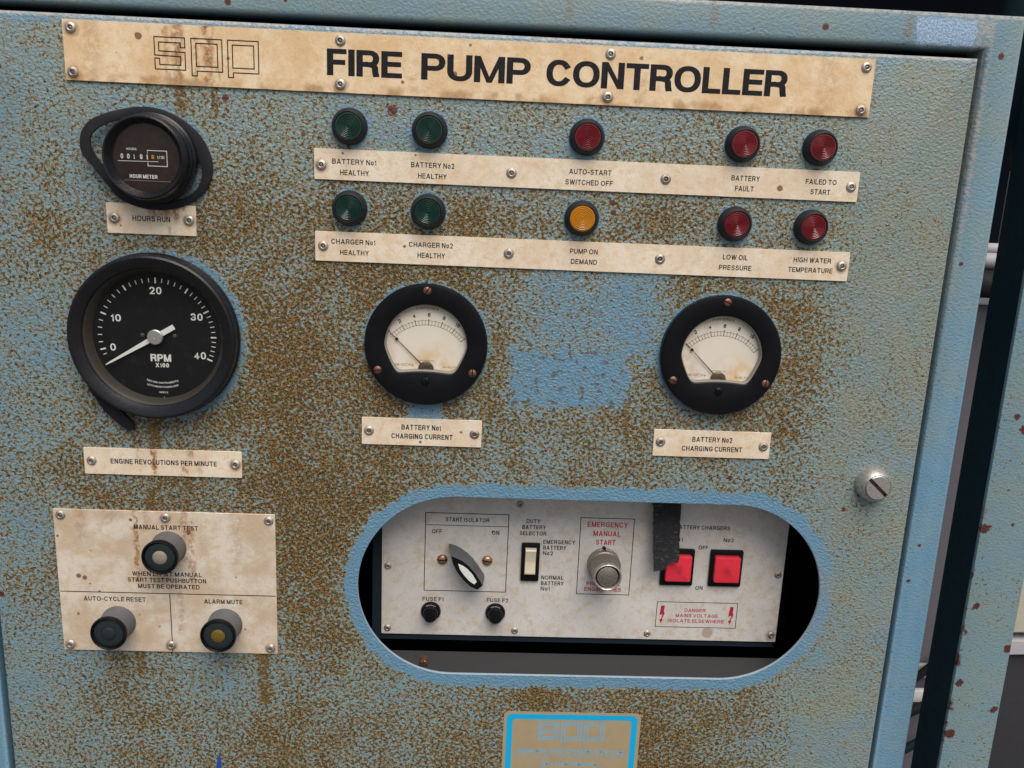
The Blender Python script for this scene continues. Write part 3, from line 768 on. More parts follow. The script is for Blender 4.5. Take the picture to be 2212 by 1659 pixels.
# ammeters -----------------------------------------------------------------
def ammeter(cx, cz, paper, label, angs):
    bm = bmesh.new(); N = 120
    def win(a, g=0):
        dx, dz = math.cos(a), math.sin(a)
        r = 34.8 + g
        lim = None
        if dz < 0:      # lower edge: shallow arch with rounded corners
            lo, hi = 0.0, 60.0
            for _ in range(40):
                t = (lo + hi) / 2; x, z = t * dx, t * dz
                zl = -21.2 - g - 0.0042 * x * x - max(0, abs(x) - 100)
                # corner rounding by smooth union of distances
                d1 = zl - z; d2 = math.hypot(x, z) - r; d3 = (abs(x) * .905 - z * .425) - 32.6 - g
                k = 4.0
                m_ = math.log(math.exp(max(-30, d1 / k * 2)) + math.exp(max(-30, d2 / k * 2)) + math.exp(max(-30, d3 / k * 2))) * k / 2
                if m_ > 0.6: hi = t
                else: lo = t
            return (cx + lo * dx, cz + lo * dz)
        return (cx + (r - .3) * dx, cz + (r - .3) * dz)
    A = [2 * math.pi * i / N + .001 for i in range(N)]
    C = lambda r, h: [(cx + r * math.cos(a), h, cz + r * math.sin(a)) for a in A]
    Wn = lambda g, h: [(win(a, g)[0], h, win(a, g)[1]) for a in A]
    loft(bm, [C(51.6, 0), C(51.6, 6.2), C(50.3, 8.4), C(49.5, 8.6), Wn(1.2, 8.6), Wn(.6, 8.3), Wn(0, 7.6)])
    am = to_mesh(bm, 'ammeter', 'black', cab, 30, label, origin=(cx, cz, 0))
    bm = bmesh.new(); loft(bm, [Wn(.02, 7.55), Wn(-.9, 6.0), Wn(-1.0, 2.1)])
    to_mesh(bm, 'window_rim', 'rim', am, 50)
    bm = bmesh.new(); loft(bm, [Wn(1, 2.0)], cap1=True) ; to_mesh(bm, 'dial', paper, am)
    # dial print
    bm = bmesh.new(); px, pz = cx + .1, cz - 20.4
    Rr = 40.8
    a0, a1 = 136.0, 39.5
    pt = lambda r, a: (px + r * math.cos(rad(a)), pz + r * math.sin(rad(a)))
    for r in (Rr, Rr - 3.6): stroke(bm, [pt(r, a0 + (a1 - a0) * i / 30) for i in range(31)], .28, 2.06)
    for i in range(25):
        a = a0 + (a1 - a0) * i / 24
        big = i % 4 == 0; mid = i % 2 == 0
        stroke(bm, [pt(Rr - 3.7, a), pt(Rr + (1.5 if big else .9 if mid else 0), a)], .55 if big else .28, 2.08)
    for i in range(0, 13, 2):
        a = a0 + (a1 - a0) * i / 12; x, z = pt(Rr + (5.0 if 0 < i < 12 else 4.2), a)
        s = str(i); w = 2.3 * len(s) * (.8 if len(s) > 1 else 1)
        th = rad(a - 90) * .75
        text(bm, s, x - w / 2 * math.cos(th) + 1.6 * math.sin(th), x - w / 2 * math.cos(th) + 1.6 * math.sin(th) + w, z - 1.7 * math.cos(th) - w / 2 * math.sin(th), 3.3, 2.06, wt_=.21, ang=th)
    to_mesh(bm, 'scale', 'ink', am)
    bm = bmesh.new()
    text(bm, 'AMPERES', cx - 9, cx + 10, cz + 29.6, 2.2, 2.06, arcc=(cx + .3, cz - 24.5, 54.5), wt_=.2); to_mesh(bm, 'lettering', 'faint_ink', am); bm = bmesh.new()
    text(bm, 'MADE IN ENGLAND', cx - 6, cx + 6.6, cz - 14.2, .95, 2.06); to_mesh(bm, 'lettering', 'faint_ink', am); bm = bmesh.new()
    text(bm, '18-D', cx - 26.5, cx - 18, cz - 18.8, 2.0, 2.06); text(bm, 'Fe', cx - 14.2, cx - 10.6, cz - 18.9, 2.0, 2.06)
    stroke(bm, [(cx - 17.6, cz - 17.4), (cx - 16.2, cz - 16.2), (cx - 14.9, cz - 17.4), (cx - 15.4, cz - 18.9), (cx - 17.1, cz - 18.9)], .3, 2.06, closed=True)
    to_mesh(bm, 'lettering', 'faint_ink', am); bm = bmesh.new()
    text(bm, 'No GL.275', cx + 14.5, cx + 27, cz - 19.6, 1.6, 2.06)
    to_mesh(bm, 'small_print', 'faint_ink', am)
    # pointer
    bm = bmesh.new(); a = 135.3
    t_ = lambda r, o: (px + r * math.cos(rad(a)) - o * math.sin(rad(a)), pz + r * math.sin(rad(a)) + o * math.cos(rad(a)))
    loft(bm, [[(t_(r, o)[0], h, t_(r, o)[1]) for r, o in ((2, -.45), (36, -.25), (43.2, -.15), (43.2, .15), (36, .25), (2, .45))] for h in (3.4, 3.75)], cap0=True, cap1=True)
    ex, ez = t_(35.0, 0); lathe(bm, ex, ez, [(1.35, 3.3), (1.35, 3.9)], 14)
    to_mesh(bm, 'pointer', 'ink', am)
    bm = bmesh.new(); lathe(bm, px, pz - .6, [(6.6, 2.1), (6.6, 3.6), (5.6, 4.6), (3, 4.9), (2.6, 4.2), (.2, 4.4)], 28, cap0=False); to_mesh(bm, 'pivot_cover', 'dirtybrass', am)
    bm = bmesh.new(); loft(bm, [Wn(-.6, 6.6)], cap1=True); to_mesh(bm, 'glass_cover', 'glass', am)
    for (dx, dz, r, mt, h), an in zip(((.4, 46.1, 3.5, 'rustscrew', 8.5), (-40, -21.9, 3.5, 'rustscrew', 8.5), (39.6, -22.2, 3.5, 'rustscrew', 8.5), (0, -30.4, 3.7, 'black', 8.2)), angs):
        screw(am, cx + dx, cz + dz, h, r, mt, .22, rad(an))
    return am
M['dirtybrass'] = metal('dirty_brass', (.16, .12, .08), .5, (.03, .02, .015), .8)
ammeter(-46.4, -124.9, 'paper1', 'black round ammeter reading zero above BATTERY No1 CHARGING CURRENT', (60, 5, 88, 85))
ammeter(204.0, -125.1, 'paper2', 'black round ammeter with water stained dial above BATTERY No2 CHARGING CURRENT', (-25, -20, 85, -12))

# rev counter ---------------------------------------------------------------
cx, cz = -270.3, -126.0
bm = bmesh.new()
lathe(bm, cx, cz, [(66, 0), (68.5, 1), (69.3, 3), (69.3, 5), (68.2, 6.5), (68.2, 13), (67.4, 15.2), (65.8, 16), (63.6, 15.6), (57.6, 12.6), (56.9, 11.4), (56.9, 10.8)], 96, cap0=False, cap1=False)
rc = to_mesh(bm, 'rev_counter', 'bezel', cab, 28, 'large round black RPM x100 rev counter at the left of the door', origin=(cx, cz, 0))
bm = bmesh.new(); lathe(bm, cx, cz, [(57, 10.7), (55.6, 9.6), (52.6, 2.2)], 96, cap0=False, cap1=False); to_mesh(bm, 'inner_rim', 'rimdial', rc, 30)
bm = bmesh.new(); lathe(bm, cx, cz, [(53.5, 2.0)], 96, cap0=False); to_mesh(bm, 'dial', 'dialblack', rc)
bm = bmesh.new()
marks = [(0, 195.2), (10, 157.5), (15, 122), (20, 89), (25, 56.4), (30, 27.8), (35, .6), (40, -23.6)]
def ang_of(v):
    for (v0, a0), (v1, a1) in zip(marks, marks[1:]):
        if v <= v1: return a0 + (a1 - a0) * (v - v0) / (v1 - v0)
vals = [0, 2, 4, 6, 8, 10] + list(range(11, 41))
for v in vals:
    a = rad(ang_of(v)); mj = v % 5 == 0 and v != 5
    r0, r1 = (44.2, 48.9) if mj else (45.0, 48.5)
    stroke(bm, [(cx + r * math.cos(a), cz + r * math.sin(a)) for r in (r0, r1)], 1.25 if mj else .65, 2.07)
a = rad(200.6); stroke(bm, [(cx + r * math.cos(a), cz + r * math.sin(a)) for r in (45, 48)], .65, 2.07)
for s, x, z, w in (('0', -307, -136.4, 4.6), ('10', -303.2, -111.6, 8.2), ('20', -269.7, -87.8, 9.9), ('30', -237, -108.6, 9.9), ('40', -235.6, -141.2, 10)):
    text(bm, s, x - w / 2, x + w / 2, z - 3, 6.0, 2.07, wt_=.17, wtv=.20)
text(bm, 'RPM', -276.6, -259.6, -147.3, 6.2, 2.07, wt_=.20, wtv=.24, gap=.12)
text(bm, 'X100', -272.8, -261.6, -152.3, 3.6, 2.07, wt_=.2, wtv=.24)
text(bm, 'RECORD INSTRUMENTS', -281, -254, -168, 1.5, 2.07, arcc=(-267.6, -130, -36.5), wt_=.18)
text(bm, 'LETCHWORTH ENGLAND', -281, -254, -172, 1.5, 2.07, arcc=(-267.6, -131.5, -38.6), wt_=.18)
text(bm, '3082/2', -270.8, -263.6, -174.6, 1.5, 2.07, wt_=.18); text(bm, '8', -267.2, -266.4, -179, 1.2, 2.07)
to_mesh(bm, 'scale', 'white_ink', rc)
bm = bmesh.new(); a = math.atan2(-151.8 + 125.9, -314.3 + 270.4)
def np_(r, o): return (cx + r * math.cos(a) - o * math.sin(a), cz + r * math.sin(a) + o * math.cos(a))
loft(bm, [[(np_(r, o)[0], h, np_(r, o)[1]) for r, o in ((-17.5, -2.2), (0, -2.2), (44, -.8), (49.3, -.35), (49.3, .35), (44, .8), (0, 2.2), (-17.5, 2.2))] for h in (4.2, 4.9)], cap0=True, cap1=True)
to_mesh(bm, 'needle', 'white_ink', rc)
bm = bmesh.new(); lathe(bm, cx, cz, [(6.3, 4.95), (6.3, 7.0), (5.7, 7.5), (1.1, 7.55), (.9, 7.0), (.1, 7.0)], 40, cap0=False); to_mesh(bm, 'hub', 'silver', rc)
for dx, dz, r in ((-12, .6, 1.7), (14.5, .8, 1.7), (-37, -23, 2.0)):
    bm = bmesh.new(); lathe(bm, cx + dx, cz + dz, [(r, 2.05), (r, 2.6), (r * .6, 2.9), (.1, 2.95)], 16, cap0=False); to_mesh(bm, 'dial_stud', 'dirtybrass' if r < 1.9 else 'rimdial', rc)
bm = bmesh.new(); lathe(bm, cx, cz, [(55.4, 9.0)], 96, cap0=False); to_mesh(bm, 'glass_cover', 'glass', rc)
# perished gasket tail hanging below
bm = bmesh.new()
outer = [(-339.8, -132), (-336.6, -151.6), (-328, -173.8), (-316.4, -192.2), (-301.8, -205.3), (-296.2, -208.6)]
inner = [(-333, -134), (-329, -152), (-319, -171), (-308.8, -185.2), (-297, -196.4), (-291.8, -203.6)]
hh = [(1.0, 3.0), (1.0, 3.2), (1.2, 3.6), (1.6, 4.2), (2.4, 4.8), (2.6, 4.6)]
loft(bm, [[(o[0], a_, o[1]), (o[0], b_, o[1]), (i[0], b_ + .6, i[1]), (i[0], a_, i[1])] for o, i, (a_, b_) in zip(outer, inner, hh)], cap0=True, cap1=True)
to_mesh(bm, 'gasket', 'rubber', rc, 40)

# hour meter --------------------------------------------------------------------
cx, cz = -264.6, 17.4
bm = bmesh.new()
lathe(bm, cx, cz, [(34.6, 4), (34.8, 10), (34.0, 10.6), (33.2, 11.4), (33.4, 14), (32.8, 14.6), (32.2, 15.2), (32.2, 22), (31.4, 25.2), (30.2, 26.4), (29.4, 26.2), (25.6, 20.4)], 80, cap0=False, cap1=False)
hm = to_mesh(bm, 'hour_meter', 'bezel', cab, 28, 'round black hour meter with a brown face at the upper left of the door', origin=(cx, cz, 0))
bm = bmesh.new(); lathe(bm, cx, cz, [(26.5, 19.2)], 64, cap0=False); to_mesh(bm, 'dial', 'dialbrown', hm)
hf = 19.27
def hmx(x, z): return (cx + (x + 264.6) * .94, cz + (z - 17.4) * .98)
bm = bmesh.new()
text(bm, 'HOURS', *[hmx(v, 0)[0] for v in (-280.4, -272.4)], cz + 5.3, 1.7, hf, wt_=.17)
text(bm, 'HOUR METER', *[hmx(v, 0)[0] for v in (-279.0, -256.4)], cz - 15.6, 2.8, hf, wt_=.17, wtv=.19)
for i, ch in enumerate('00191'): text(bm, ch, cx - 19.6 + i * 4.9, cx - 19.6 + i * 4.9 + (2.0 if ch != '1' else .9), cz - 1.2, 3.7, hf, wt_=.165)
text(bm, '1/10', cx + 8.2, cx + 13.8, cz - .4, 2.3, hf, wt_=.17)
line(bm, cx - 22, cz - 3.0, cx + 9, cz - 2.6, .35, hf)
line(bm, cx + 1, cz - 1.2, cx + 1, cz + 5.4, .3, hf)
stroke(bm, [(cx + 1, cz + 4.0), (cx + 1, cz + 5.6), (cx + 15.8, cz + 5.6), (cx + 15.8, cz - 6), (cx + 1, cz - 6), (cx + 1, cz - 3.4)], .5, hf)
to_mesh(bm, 'scale', 'white_ink', hm)
bm = bmesh.new(); box(bm, cx + 4, cx + 6.0, cz - .6, cz + 2.2, 19.1, 19.4); to_mesh(bm, 'tenths_wheel', 'amber', hm)
bm = bmesh.new(); box(bm, cx - 18, cx + 18, cz - 17.6, cz - 17.3, 19.1, 19.35); to_mesh(bm, 'face_seam', 'rim', hm)
bm = bmesh.new(); lathe(bm, cx, cz, [(26.3, 20.6)], 64, cap0=False); to_mesh(bm, 'glass_cover', 'glass', hm)
def spline(pts, n=5):
    o = []; L_ = len(pts)
    for i in range(L_):
        p0, p1, p2, p3 = (pts[(i + k) % L_] for k in (-1, 0, 1, 2))
        for j in range(n):
            t = j / n
            o.append(tuple(.5 * (2 * p1[k] + (p2[k] - p0[k]) * t + (2 * p0[k] - 5 * p1[k] + 4 * p2[k] - p3[k]) * t * t + (-p0[k] + 3 * p1[k] - 3 * p2[k] + p3[k]) * t ** 3) for k in (0, 1)))
    return o
go = spline([(-318.4, 27.8), (-315.9, 37.3), (-308.2, 45.7), (-292.3, 52.8), (-274.2, 56.5), (-256.4, 55.0), (-238.9, 46.5), (-226.2, 34.1), (-219.6, 17.8), (-220.4, 4.6), (-228.3, -8.7), (-241.7, -17.9), (-254.2, -21.8), (-272.5, -22.2), (-290.5, -16.3), (-301.8, -3.5), (-310.6, 9.3), (-317.2, 18.4)])
gi = spline([(-311.4, 27.4), (-309.5, 34.4), (-302.5, 40.6), (-292.0, 45.2), (-274.6, 49.0), (-255.2, 47.8), (-242.2, 38.0), (-235.4, 29.0), (-229.2, 16.3), (-227.6, 5.4), (-233.0, -5.6), (-244.8, -13.3), (-258.9, -14.6), (-273.2, -14.8), (-287.1, -9.6), (-297.2, 1.1), (-304.2, 11.7), (-309.7, 20.4)])
bm = bmesh.new(); n = len(go)
lift = lambda p: 1.2 + max(0, (-285 - p[0])) * .24
loft(bm, [[(p[0], lift(p), p[1]) for p in gi], [(p[0], lift(p) + 2.6, p[1]) for p in gi], [((p[0] + q[0]) / 2, lift(p) + 3.3, (p[1] + q[1]) / 2) for p, q in zip(gi, go)],
          [(p[0], lift(p) + 2.2, p[1]) for p in go], [(p[0], lift(p), p[1]) for p in go], [(p[0], lift(p), p[1]) for p in gi]])
to_mesh(bm, 'gasket', 'rubber', hm, 60, 'perished black rubber gasket sagging in a loop round the hour meter')

# push buttons ---------------------------------------------------------------
def push(cx, cz, capmat, label, clip_=0):
    bm = bmesh.new(); lathe(bm, cx, cz, [(15.4, 1), (15.3, 3), (14.6, 4), (14.5, 20.2)], 56, cap0=False, cap1=False)
    b = to_mesh(bm, 'push_button', 'greyplastic', cab, 40, label, origin=(cx, cz, 0))
    bm = bmesh.new(); lathe(bm, cx, cz, [(14.6, 20), (15.6, 20.4), (15.8, 22.4), (15.2, 23.8), (14.2, 24.2), (13.6, 23.4), (13.2, 20.8)], 56, cap0=False, cap1=False)
    to_mesh(bm, 'rim', 'black', b, 40)
    bm = bmesh.new(); lathe(bm, cx, cz, [(13.3, 20.4), (12.8, 22.4), (12.2, 22.8), (6.6, 22.8), (6.4, 22.4)], 56, cap0=False, cap1=True); to_mesh(bm, 'cap', 'capgrey', b, 40)
    bm = bmesh.new(); lathe(bm, cx, cz, [(6.2, 22.3), (6.2, 23.0), (5.2, 23.6), (3, 24.1), (.2, 24.3)], 32, cap0=False); to_mesh(bm, 'lens', capmat, b, 40)
    return b
push(-269.9, -315.2, 'clear', 'grey push button with a clear centre lens, under MANUAL START TEST')
push(-317.9, -388.3, 'capgrey', 'grey push button with a plain black cap, under AUTO-CYCLE RESET')
push(-223.0, -388.3, 'olive', 'grey push button with a dim yellow lens, under ALARM MUTE')

# quarter-turn lock ------------------------------------------------------------
cx, cz = 352.6, -236.4
bm = bmesh.new(); lathe(bm, cx, cz, [(15.3, 0), (15.4, 3.5), (14.2, 8.5), (12.0, 12.2), (11.5, 12.6), (11.2, 11.6)], 56, cap0=False, cap1=False)
lk = to_mesh(bm, 'door_lock', 'silver', cab, 40, 'round nickel quarter-turn lock with a slot, near the right edge of the door', origin=(cx, cz, 0))
bm = bmesh.new(); a = rad(-42)
for sg in (1, -1):
    rings = []
    for rr, h in ((11.0, 9), (11.0, 12.9), (10.4, 13.6)):
        a0 = math.asin(1.6 / rr)
        rings.append([(cx + (rr * math.cos(t) * math.cos(a) - sg * rr * math.sin(t) * math.sin(a)), h, cz + (rr * math.cos(t) * math.sin(a) + sg * rr * math.sin(t) * math.cos(a))) for t in [a0 + (math.pi - 2 * a0) * i / 23 for i in range(24)]])
    loft(bm, rings, cap1=True)
to_mesh(bm, 'lock_core', 'silver', lk, 40)
bm = bmesh.new(); lathe(bm, cx, cz, [(11.1, 10)], 32, cap0=False); to_mesh(bm, 'slot', 'dirtybrass', lk)

# foil sticker at the bottom, and the tip of a blue one --------------------------------
bm = bmesh.new(); prism(bm, rrect(33, 163.2, -585, -472.6, 5), 0, .25)
st = to_mesh(bm, 'sticker', 'gold', cab, 30, 'gold foil service sticker with a bright blue border near the bottom of the door')
bm = bmesh.new()
o1, i1 = rrect(35.8, 160.2, -582, -475, 5), rrect(41.6, 154.4, -576, -480.4, 2.4)
loft(bm, [[(x, .30, z) for x, z in o1], [(x, .30, z) for x, z in i1]])
to_mesh(bm, 'border', 'cyan', st)
bm = bmesh.new(); spp(bm, 66.8, -504.6, .775, 1.0, .30)
text(bm, 'Spares and Onsite Service', 47.5, 149.5, -516.2, 4.4, .30, wt_=.22)
text(bm, 'Service Centre', 70, 125.5, -530.3, 4.4, .30, wt_=.22)
to_mesh(bm, 'lettering', 'skyprint', st)
bm = bmesh.new(); text(bm, 'Tel 0734 323123   Telex 848189 Fax 0734 323302', 43.5, 151.8, -520.8, 2.5, .30, wt_=.16); to_mesh(bm, 'small_print', 'skyprint', st)
bm = bmesh.new(); prism(bm, [(-237.5, -545), (-235.6, -530), (-233.6, -522), (-232.2, -530), (-231.8, -545)], 0, .25); to_mesh(bm, 'sticker', 'navy', cab, label='pointed tip of a royal blue sticker at the bottom of the door')

# ---------------------------------------------------------------- inner panel behind the oval window
IH = -45.0
bm = bmesh.new(); prism(bm, rrect(-87.9, 301.2, -420.3, -262, .8, 2), IH - 1.5, IH, .25)
ip = to_mesh(bm, 'inner_panel', 'inner_plate', cab, 30, 'grey-white switch panel seen through the oval window', origin=(106, -340, IH))
for x, z in ((-82, -349.3), (-82, -414.3), (42, -414.3), (172.7, -414.1), (41.8, -283.4), (295.9, -348.4), (296.1, -412.7)):
    r_ = rivet(ip, x, z, IH); r_.scale = (.82, .82, .82)
hi = IH + .06
def inner_box(pts, w, extra=None):
    bm = bmesh.new(); frame_lines(bm, pts, w, hi)
    if extra: line(bm, *extra, .6, hi + .03)
    to_mesh(bm, 'printed_box', 'ink', ip)
inner_box([(-47, -294), (31.6, -294), (31.4, -373.6), (-47.2, -373.6)], .75, (-47, -306.2, 31.6, -306.2))
inner_box([(100.2, -294.8), (151.4, -294.8), (151.5, -373.5), (100.3, -373.5)], .75)
inner_box([(180.2, -379.7), (259.5, -379.7), (259.6, -406.4), (180, -406.4)], .65)
letters(ip, [('START ISOLATOR', -28.2, 13.1, -302.3, 4.2), ('OFF', -40.8, -31.3, -314.7, 4.1), ('ON', 16, 23, -314.5, 4.1), ('DUTY', 48.5, 61.7, -301.8, 4.1), ('BATTERY', 44.7, 67.2, -307.9, 4.1),
             ('SELECTOR', 42.5, 68, -314.2, 4.1), ('EMERGENCY', 65.4, 96.1, -322.4, 4.1), ('BATTERY', 65.7, 87.8, -328.3, 4.1), ('No2', 65.7, 75.2, -334.1, 4.1), ('NORMAL', 65.3, 87, -359.3, 4.1),
             ('BATTERY', 65.3, 87.3, -365.2, 4.1), ('No1', 65.3, 74.1, -371, 4.1), ('FUSE F1', -48.5, -28.2, -384.7, 4.1), ('FUSE F2', 13.7, 34.3, -384.4, 4.1),
             ('BATTERY CHARGERS', 191.3, 244.1, -303.6, 4.0), ('No1', 189.5, 199.6, -316.5, 4.0), ('No2', 239.1, 248.9, -315.7, 4.0), ('OFF', 215.5, 224.8, -324, 4.0), ('ON', 216, 223.3, -366.1, 4.0)],
        hi, wt_=.175)
for x in (185.4, 253.6):
    bm = bmesh.new()
    prof = [(x + 2.4, -383.6), (x - 1.2, -383.6), (x - 2.2, -394.2), (x + .9, -392.9), (x - .5, -398.2), (x - 2.0, -398.2), (x - .4, -402.8), (x + 1.7, -398.2), (x + .5, -398.2), (x + 2.9, -392.2), (x + 1.9, -389.6)]
    bm.faces.new([bm.verts.new(P3(u, hi + .02, v)) for u, v in prof])
    to_mesh(bm, 'lightning_symbol', 'red_ink', ip)
letters(ip, [('EMERGENCY', 106.8, 145.4, -303.8, 5.2), ('MANUAL', 113, 139.1, -313, 5.2), ('START', 116, 134.7, -321.9, 5.2), ('PREVENT OIL', 109.4, 142.1, -364.4, 4.1), ('ENGINE FIRES', 107.6, 143.4, -370.2, 4.1),
             ('DANGER', 207.7, 228.3, -389.9, 3.6), ('MAINS VOLTAGE', 199.2, 241.2, -395.6, 3.6), ('ISOLATE ELSEWHERE', 192, 247.5, -401.4, 3.6)], hi, 'red_ink', wt_=.175, name='red_lettering')

# rotary isolator knob
bm = bmesh.new()
base = [(-24.3, -324.6), (-17.2, -326.6), (-9.5, -331.2), (-1.5, -338.4), (5.0, -347.4), (10.4, -356.0), (9.6, -362.6), (6.4, -366.4), (-1.6, -361.6), (-10.0, -354.2), (-17.2, -345.2), (-22.2, -334.4)]
top = [(-21.6, -325.6), (-17.4, -327.4), (-11.6, -330.0), (-4.6, -335.6), (1.6, -342.6), (6.6, -350.6), (9.0, -355.2), (4.2, -359.4), (-2.2, -357.0), (-9.2, -350.4), (-15.6, -342.0), (-19.6, -333.8)]
loft(bm, [[(x, IH + .2, z) for x, z in base], [(x, IH + 5, z) for x, z in base], [(x, IH + 24.4, z) for x, z in top], [(x * .97 - .2, IH + 25, z * .97 - 10.3) for x, z in top]])
fc_ = bm.faces.new([bm.verts.new(P3(x * .97 - .2, IH + 25.02, z * .97 - 10.3)) for x, z in top]); fc_.material_index = 1
M['knob'] = plastic('lit_side_knob', (.075, .082, .092), .40)  # sides paler than the front face: light on them put into the colour
kn = to_mesh(bm, 'isolator_knob', ['knob', 'black'], cab, 22, 'dark rotary start isolator knob with a white inlay, pointing to OFF', origin=(-6, -344, IH))
bm = bmesh.new()
wp = [(-14.6, -333.6), (-9.7, -335.8), (-5.3, -339.2), (-.9, -344.2), (3.2, -351.2), (1.1, -353.9), (-3.9, -350.6), (-9.2, -344.6), (-12.8, -339.2)]
prism(bm, wp, IH + 24, IH + 25.5, .2); to_mesh(bm, 'inlay', 'white_ink', kn, 30)
for x, an in ((-30.4, 0), (12.6, -8)): screw(ip, x, -341, IH + .1, 5.0, 'brass', .33, rad(an), .14)

# fuse holders
for x, lb in ((-40.2, 'black fuse holder under FUSE F1'), (22.3, 'black fuse holder under FUSE F2')):
    bm = bmesh.new(); lathe(bm, x, -395, [(9.6, IH + .1), (9.7, IH + 2), (8.8, IH + 3.6), (7.4, IH + 4), (7.2, IH + 9), (6.6, IH + 10)], 32, cap0=False, cap1=True)
    fh = to_mesh(bm, 'fuse_holder', 'black', cab, 35, lb, origin=(x, -395, IH))
    bm = bmesh.new(); n_ = 28
    L_ = [[(x + (6.0 if i % 2 else 5.4) * math.cos(2 * math.pi * i / n_), h, -395 + (6.0 if i % 2 else 5.4) * math.sin(2 * math.pi * i / n_)) for i in range(n_)] for h in (IH + 10.05, IH + 13.2)]
    loft(bm, L_, cap1=True); to_mesh(bm, 'cap', 'black', fh, 30)
    bm = bmesh.new(); text(bm, '20x5mm', x - 4.2, x + 4.2, -388, 1.5, IH + 3.95, arcc=(x, -395, 6.6 + .3), wt_=.2)
    for v in bm.verts: v.co.y = -(IH + 4.1) * MM
    to_mesh(bm, 'lettering', 'white_ink', fh)

# rocker selector and two red switches
def rbox(x0, x1, z0, z1, h0, h1, r, bev): 
    bm = bmesh.new()
    o = rrect(x0, x1, z0, z1, r, 4); q = rrect(x0 + bev, x1 - bev, z0 + bev, z1 - bev, max(.3, r - bev * .6), 4); q5 = rrect(x0 + bev * .3, x1 - bev * .3, z0 + bev * .3, z1 - bev * .3, max(.3, r - bev * .2), 4)
    loft(bm, [[(x, h0, z) for x, z in o], [(x, h1 - bev, z) for x, z in o], [(x, h1 - bev * .3, z) for x, z in q5], [(x, h1, z) for x, z in q]], cap1=True)
    return bm
rk = to_mesh(rbox(45.0, 62.5, -360.2, -321.5, IH, IH + 3, 1.2, .7), 'rocker_switch', 'black', cab, 35, 'black framed cream rocker switch beside DUTY BATTERY SELECTOR', origin=(54, -341, IH))
bm = bmesh.new()
loft(bm, [[(48.4 + g, h, z), (59.0 - g, h, z)] for z, h, g in ((-325.6, IH + 3, 0), (-325.7, IH + 7.4, .2), (-327, IH + 8.6, .4), (-338, IH + 4.6, .4), (-341, IH + 4.4, .4), (-350.8, IH + 5.6, .4), (-352.2, IH + 5.0, .2), (-352.6, IH + 3, 0))], close=False)
bmesh.ops.bridge_loops  # (ends closed below)
for xs in (48.4, 59.0):
    g = 1 if xs < 50 else -1
    vs_ = [bm.verts.new(P3(xs + g * gg, h, z)) for z, h, gg in ((-325.6, IH + 3, 0), (-325.7, IH + 7.4, .2), (-327, IH + 8.6, .4), (-338, IH + 4.6, .4), (-341, IH + 4.4, .4), (-350.8, IH + 5.6, .4), (-352.2, IH + 5.0, .2), (-352.6, IH + 3, 0))]
    bm.faces.new(vs_)
bmesh.ops.remove_doubles(bm, verts=bm.verts, dist=1e-6)
to_mesh(bm, 'rocker', 'cream', rk, 30)
for x, lb in ((243.2, 'red lit square switch under No2 of the battery chargers'), (196.0, 'red square switch half hidden behind the torn black tape')):
    sw = to_mesh(rbox(x - 15.9, x + 15.9, -361.0, -323.4, IH, IH + 3, 1.5, .8), 'red_switch', 'black', cab, 35, lb, origin=(x, -342, IH))
    to_mesh(rbox(x - 12.2, x + 12.2, -354.3, -328.2, IH + 2, IH + 9.0, 1.6, 1.2), 'switch_cap', 'redswitch', sw, 35)

# emergency start button
cx, cz = 124.4, -341
bm = bmesh.new()
n_ = 96
loft(bm, [circle(cx, cz, 15.8, IH, n_), circle(cx, cz, 15.8, IH + 3, n_)] +
     [[(cx + (15.5 + (.25 if i % 2 else -.2)) * math.cos(2 * math.pi * i / n_), h, cz + (15.5 + (.25 if i % 2 else -.2)) * math.sin(2 * math.pi * i / n_)) for i in range(n_)] for h in (IH + 3.2, IH + 9)] +
     [circle(cx, cz, 14.8, IH + 9.6, n_), circle(cx, cz, 14.0, IH + 11, n_), circle(cx, cz, 13.2, IH + 26, n_)])
eb = to_mesh(bm, 'emergency_button', 'warmgrey', cab, 35, 'tall grey metal push button in the EMERGENCY MANUAL START box', origin=(cx, cz, IH))
bm = bmesh.new(); lathe(bm, cx, cz, [(13.1, IH + 26), (13.4, IH + 29), (12.9, IH + 31), (12.2, IH + 31.4), (11.4, IH + 30.6), (11.0, IH + 27)], 56, cap0=False, cap1=False); to_mesh(bm, 'rim', 'silver', eb, 45)
bm = bmesh.new(); lathe(bm, cx, cz, [(11.0, IH + 26.5), (10.9, IH + 26.6), (9.9, IH + 26.6)], 48, cap0=False, cap1=False); to_mesh(bm, 'gap', 'dark', eb)
bm = bmesh.new(); lathe(bm, cx, cz, [(9.9, IH + 26), (9.8, IH + 29.6), (9.2, IH + 30), (.1, IH + 30)], 48, cap0=False); to_mesh(bm, 'cap', 'warmgrey', eb, 45)
bm = bmesh.new(); lathe(bm, cx - .4, cz + 16, [(1.8, IH), (1.8, IH + 3), (1, IH + 3.4)], 16, cap0=False); to_mesh(bm, 'locating_pin', 'black', eb)

# torn tape hanging in front of the inner panel: a thing of its own
bm = bmesh.new()
random.seed(3)
rows = []
for i in range(29):
    t = i / 28; z = -252 - t * 78
    xl = 163.6 + t * 5.5 + random.uniform(-.45, .45); xr = 190.6 + t * 3.0 + random.uniform(-.4, .4) - (0 if i % 7 else .8)
    rows.append([(xl + (xr - xl) * k / 8, -33 + t * 4 + math.sin(i * .7 + k * .4) * .5 + random.uniform(-.28, .28), z) for k in range(9)])
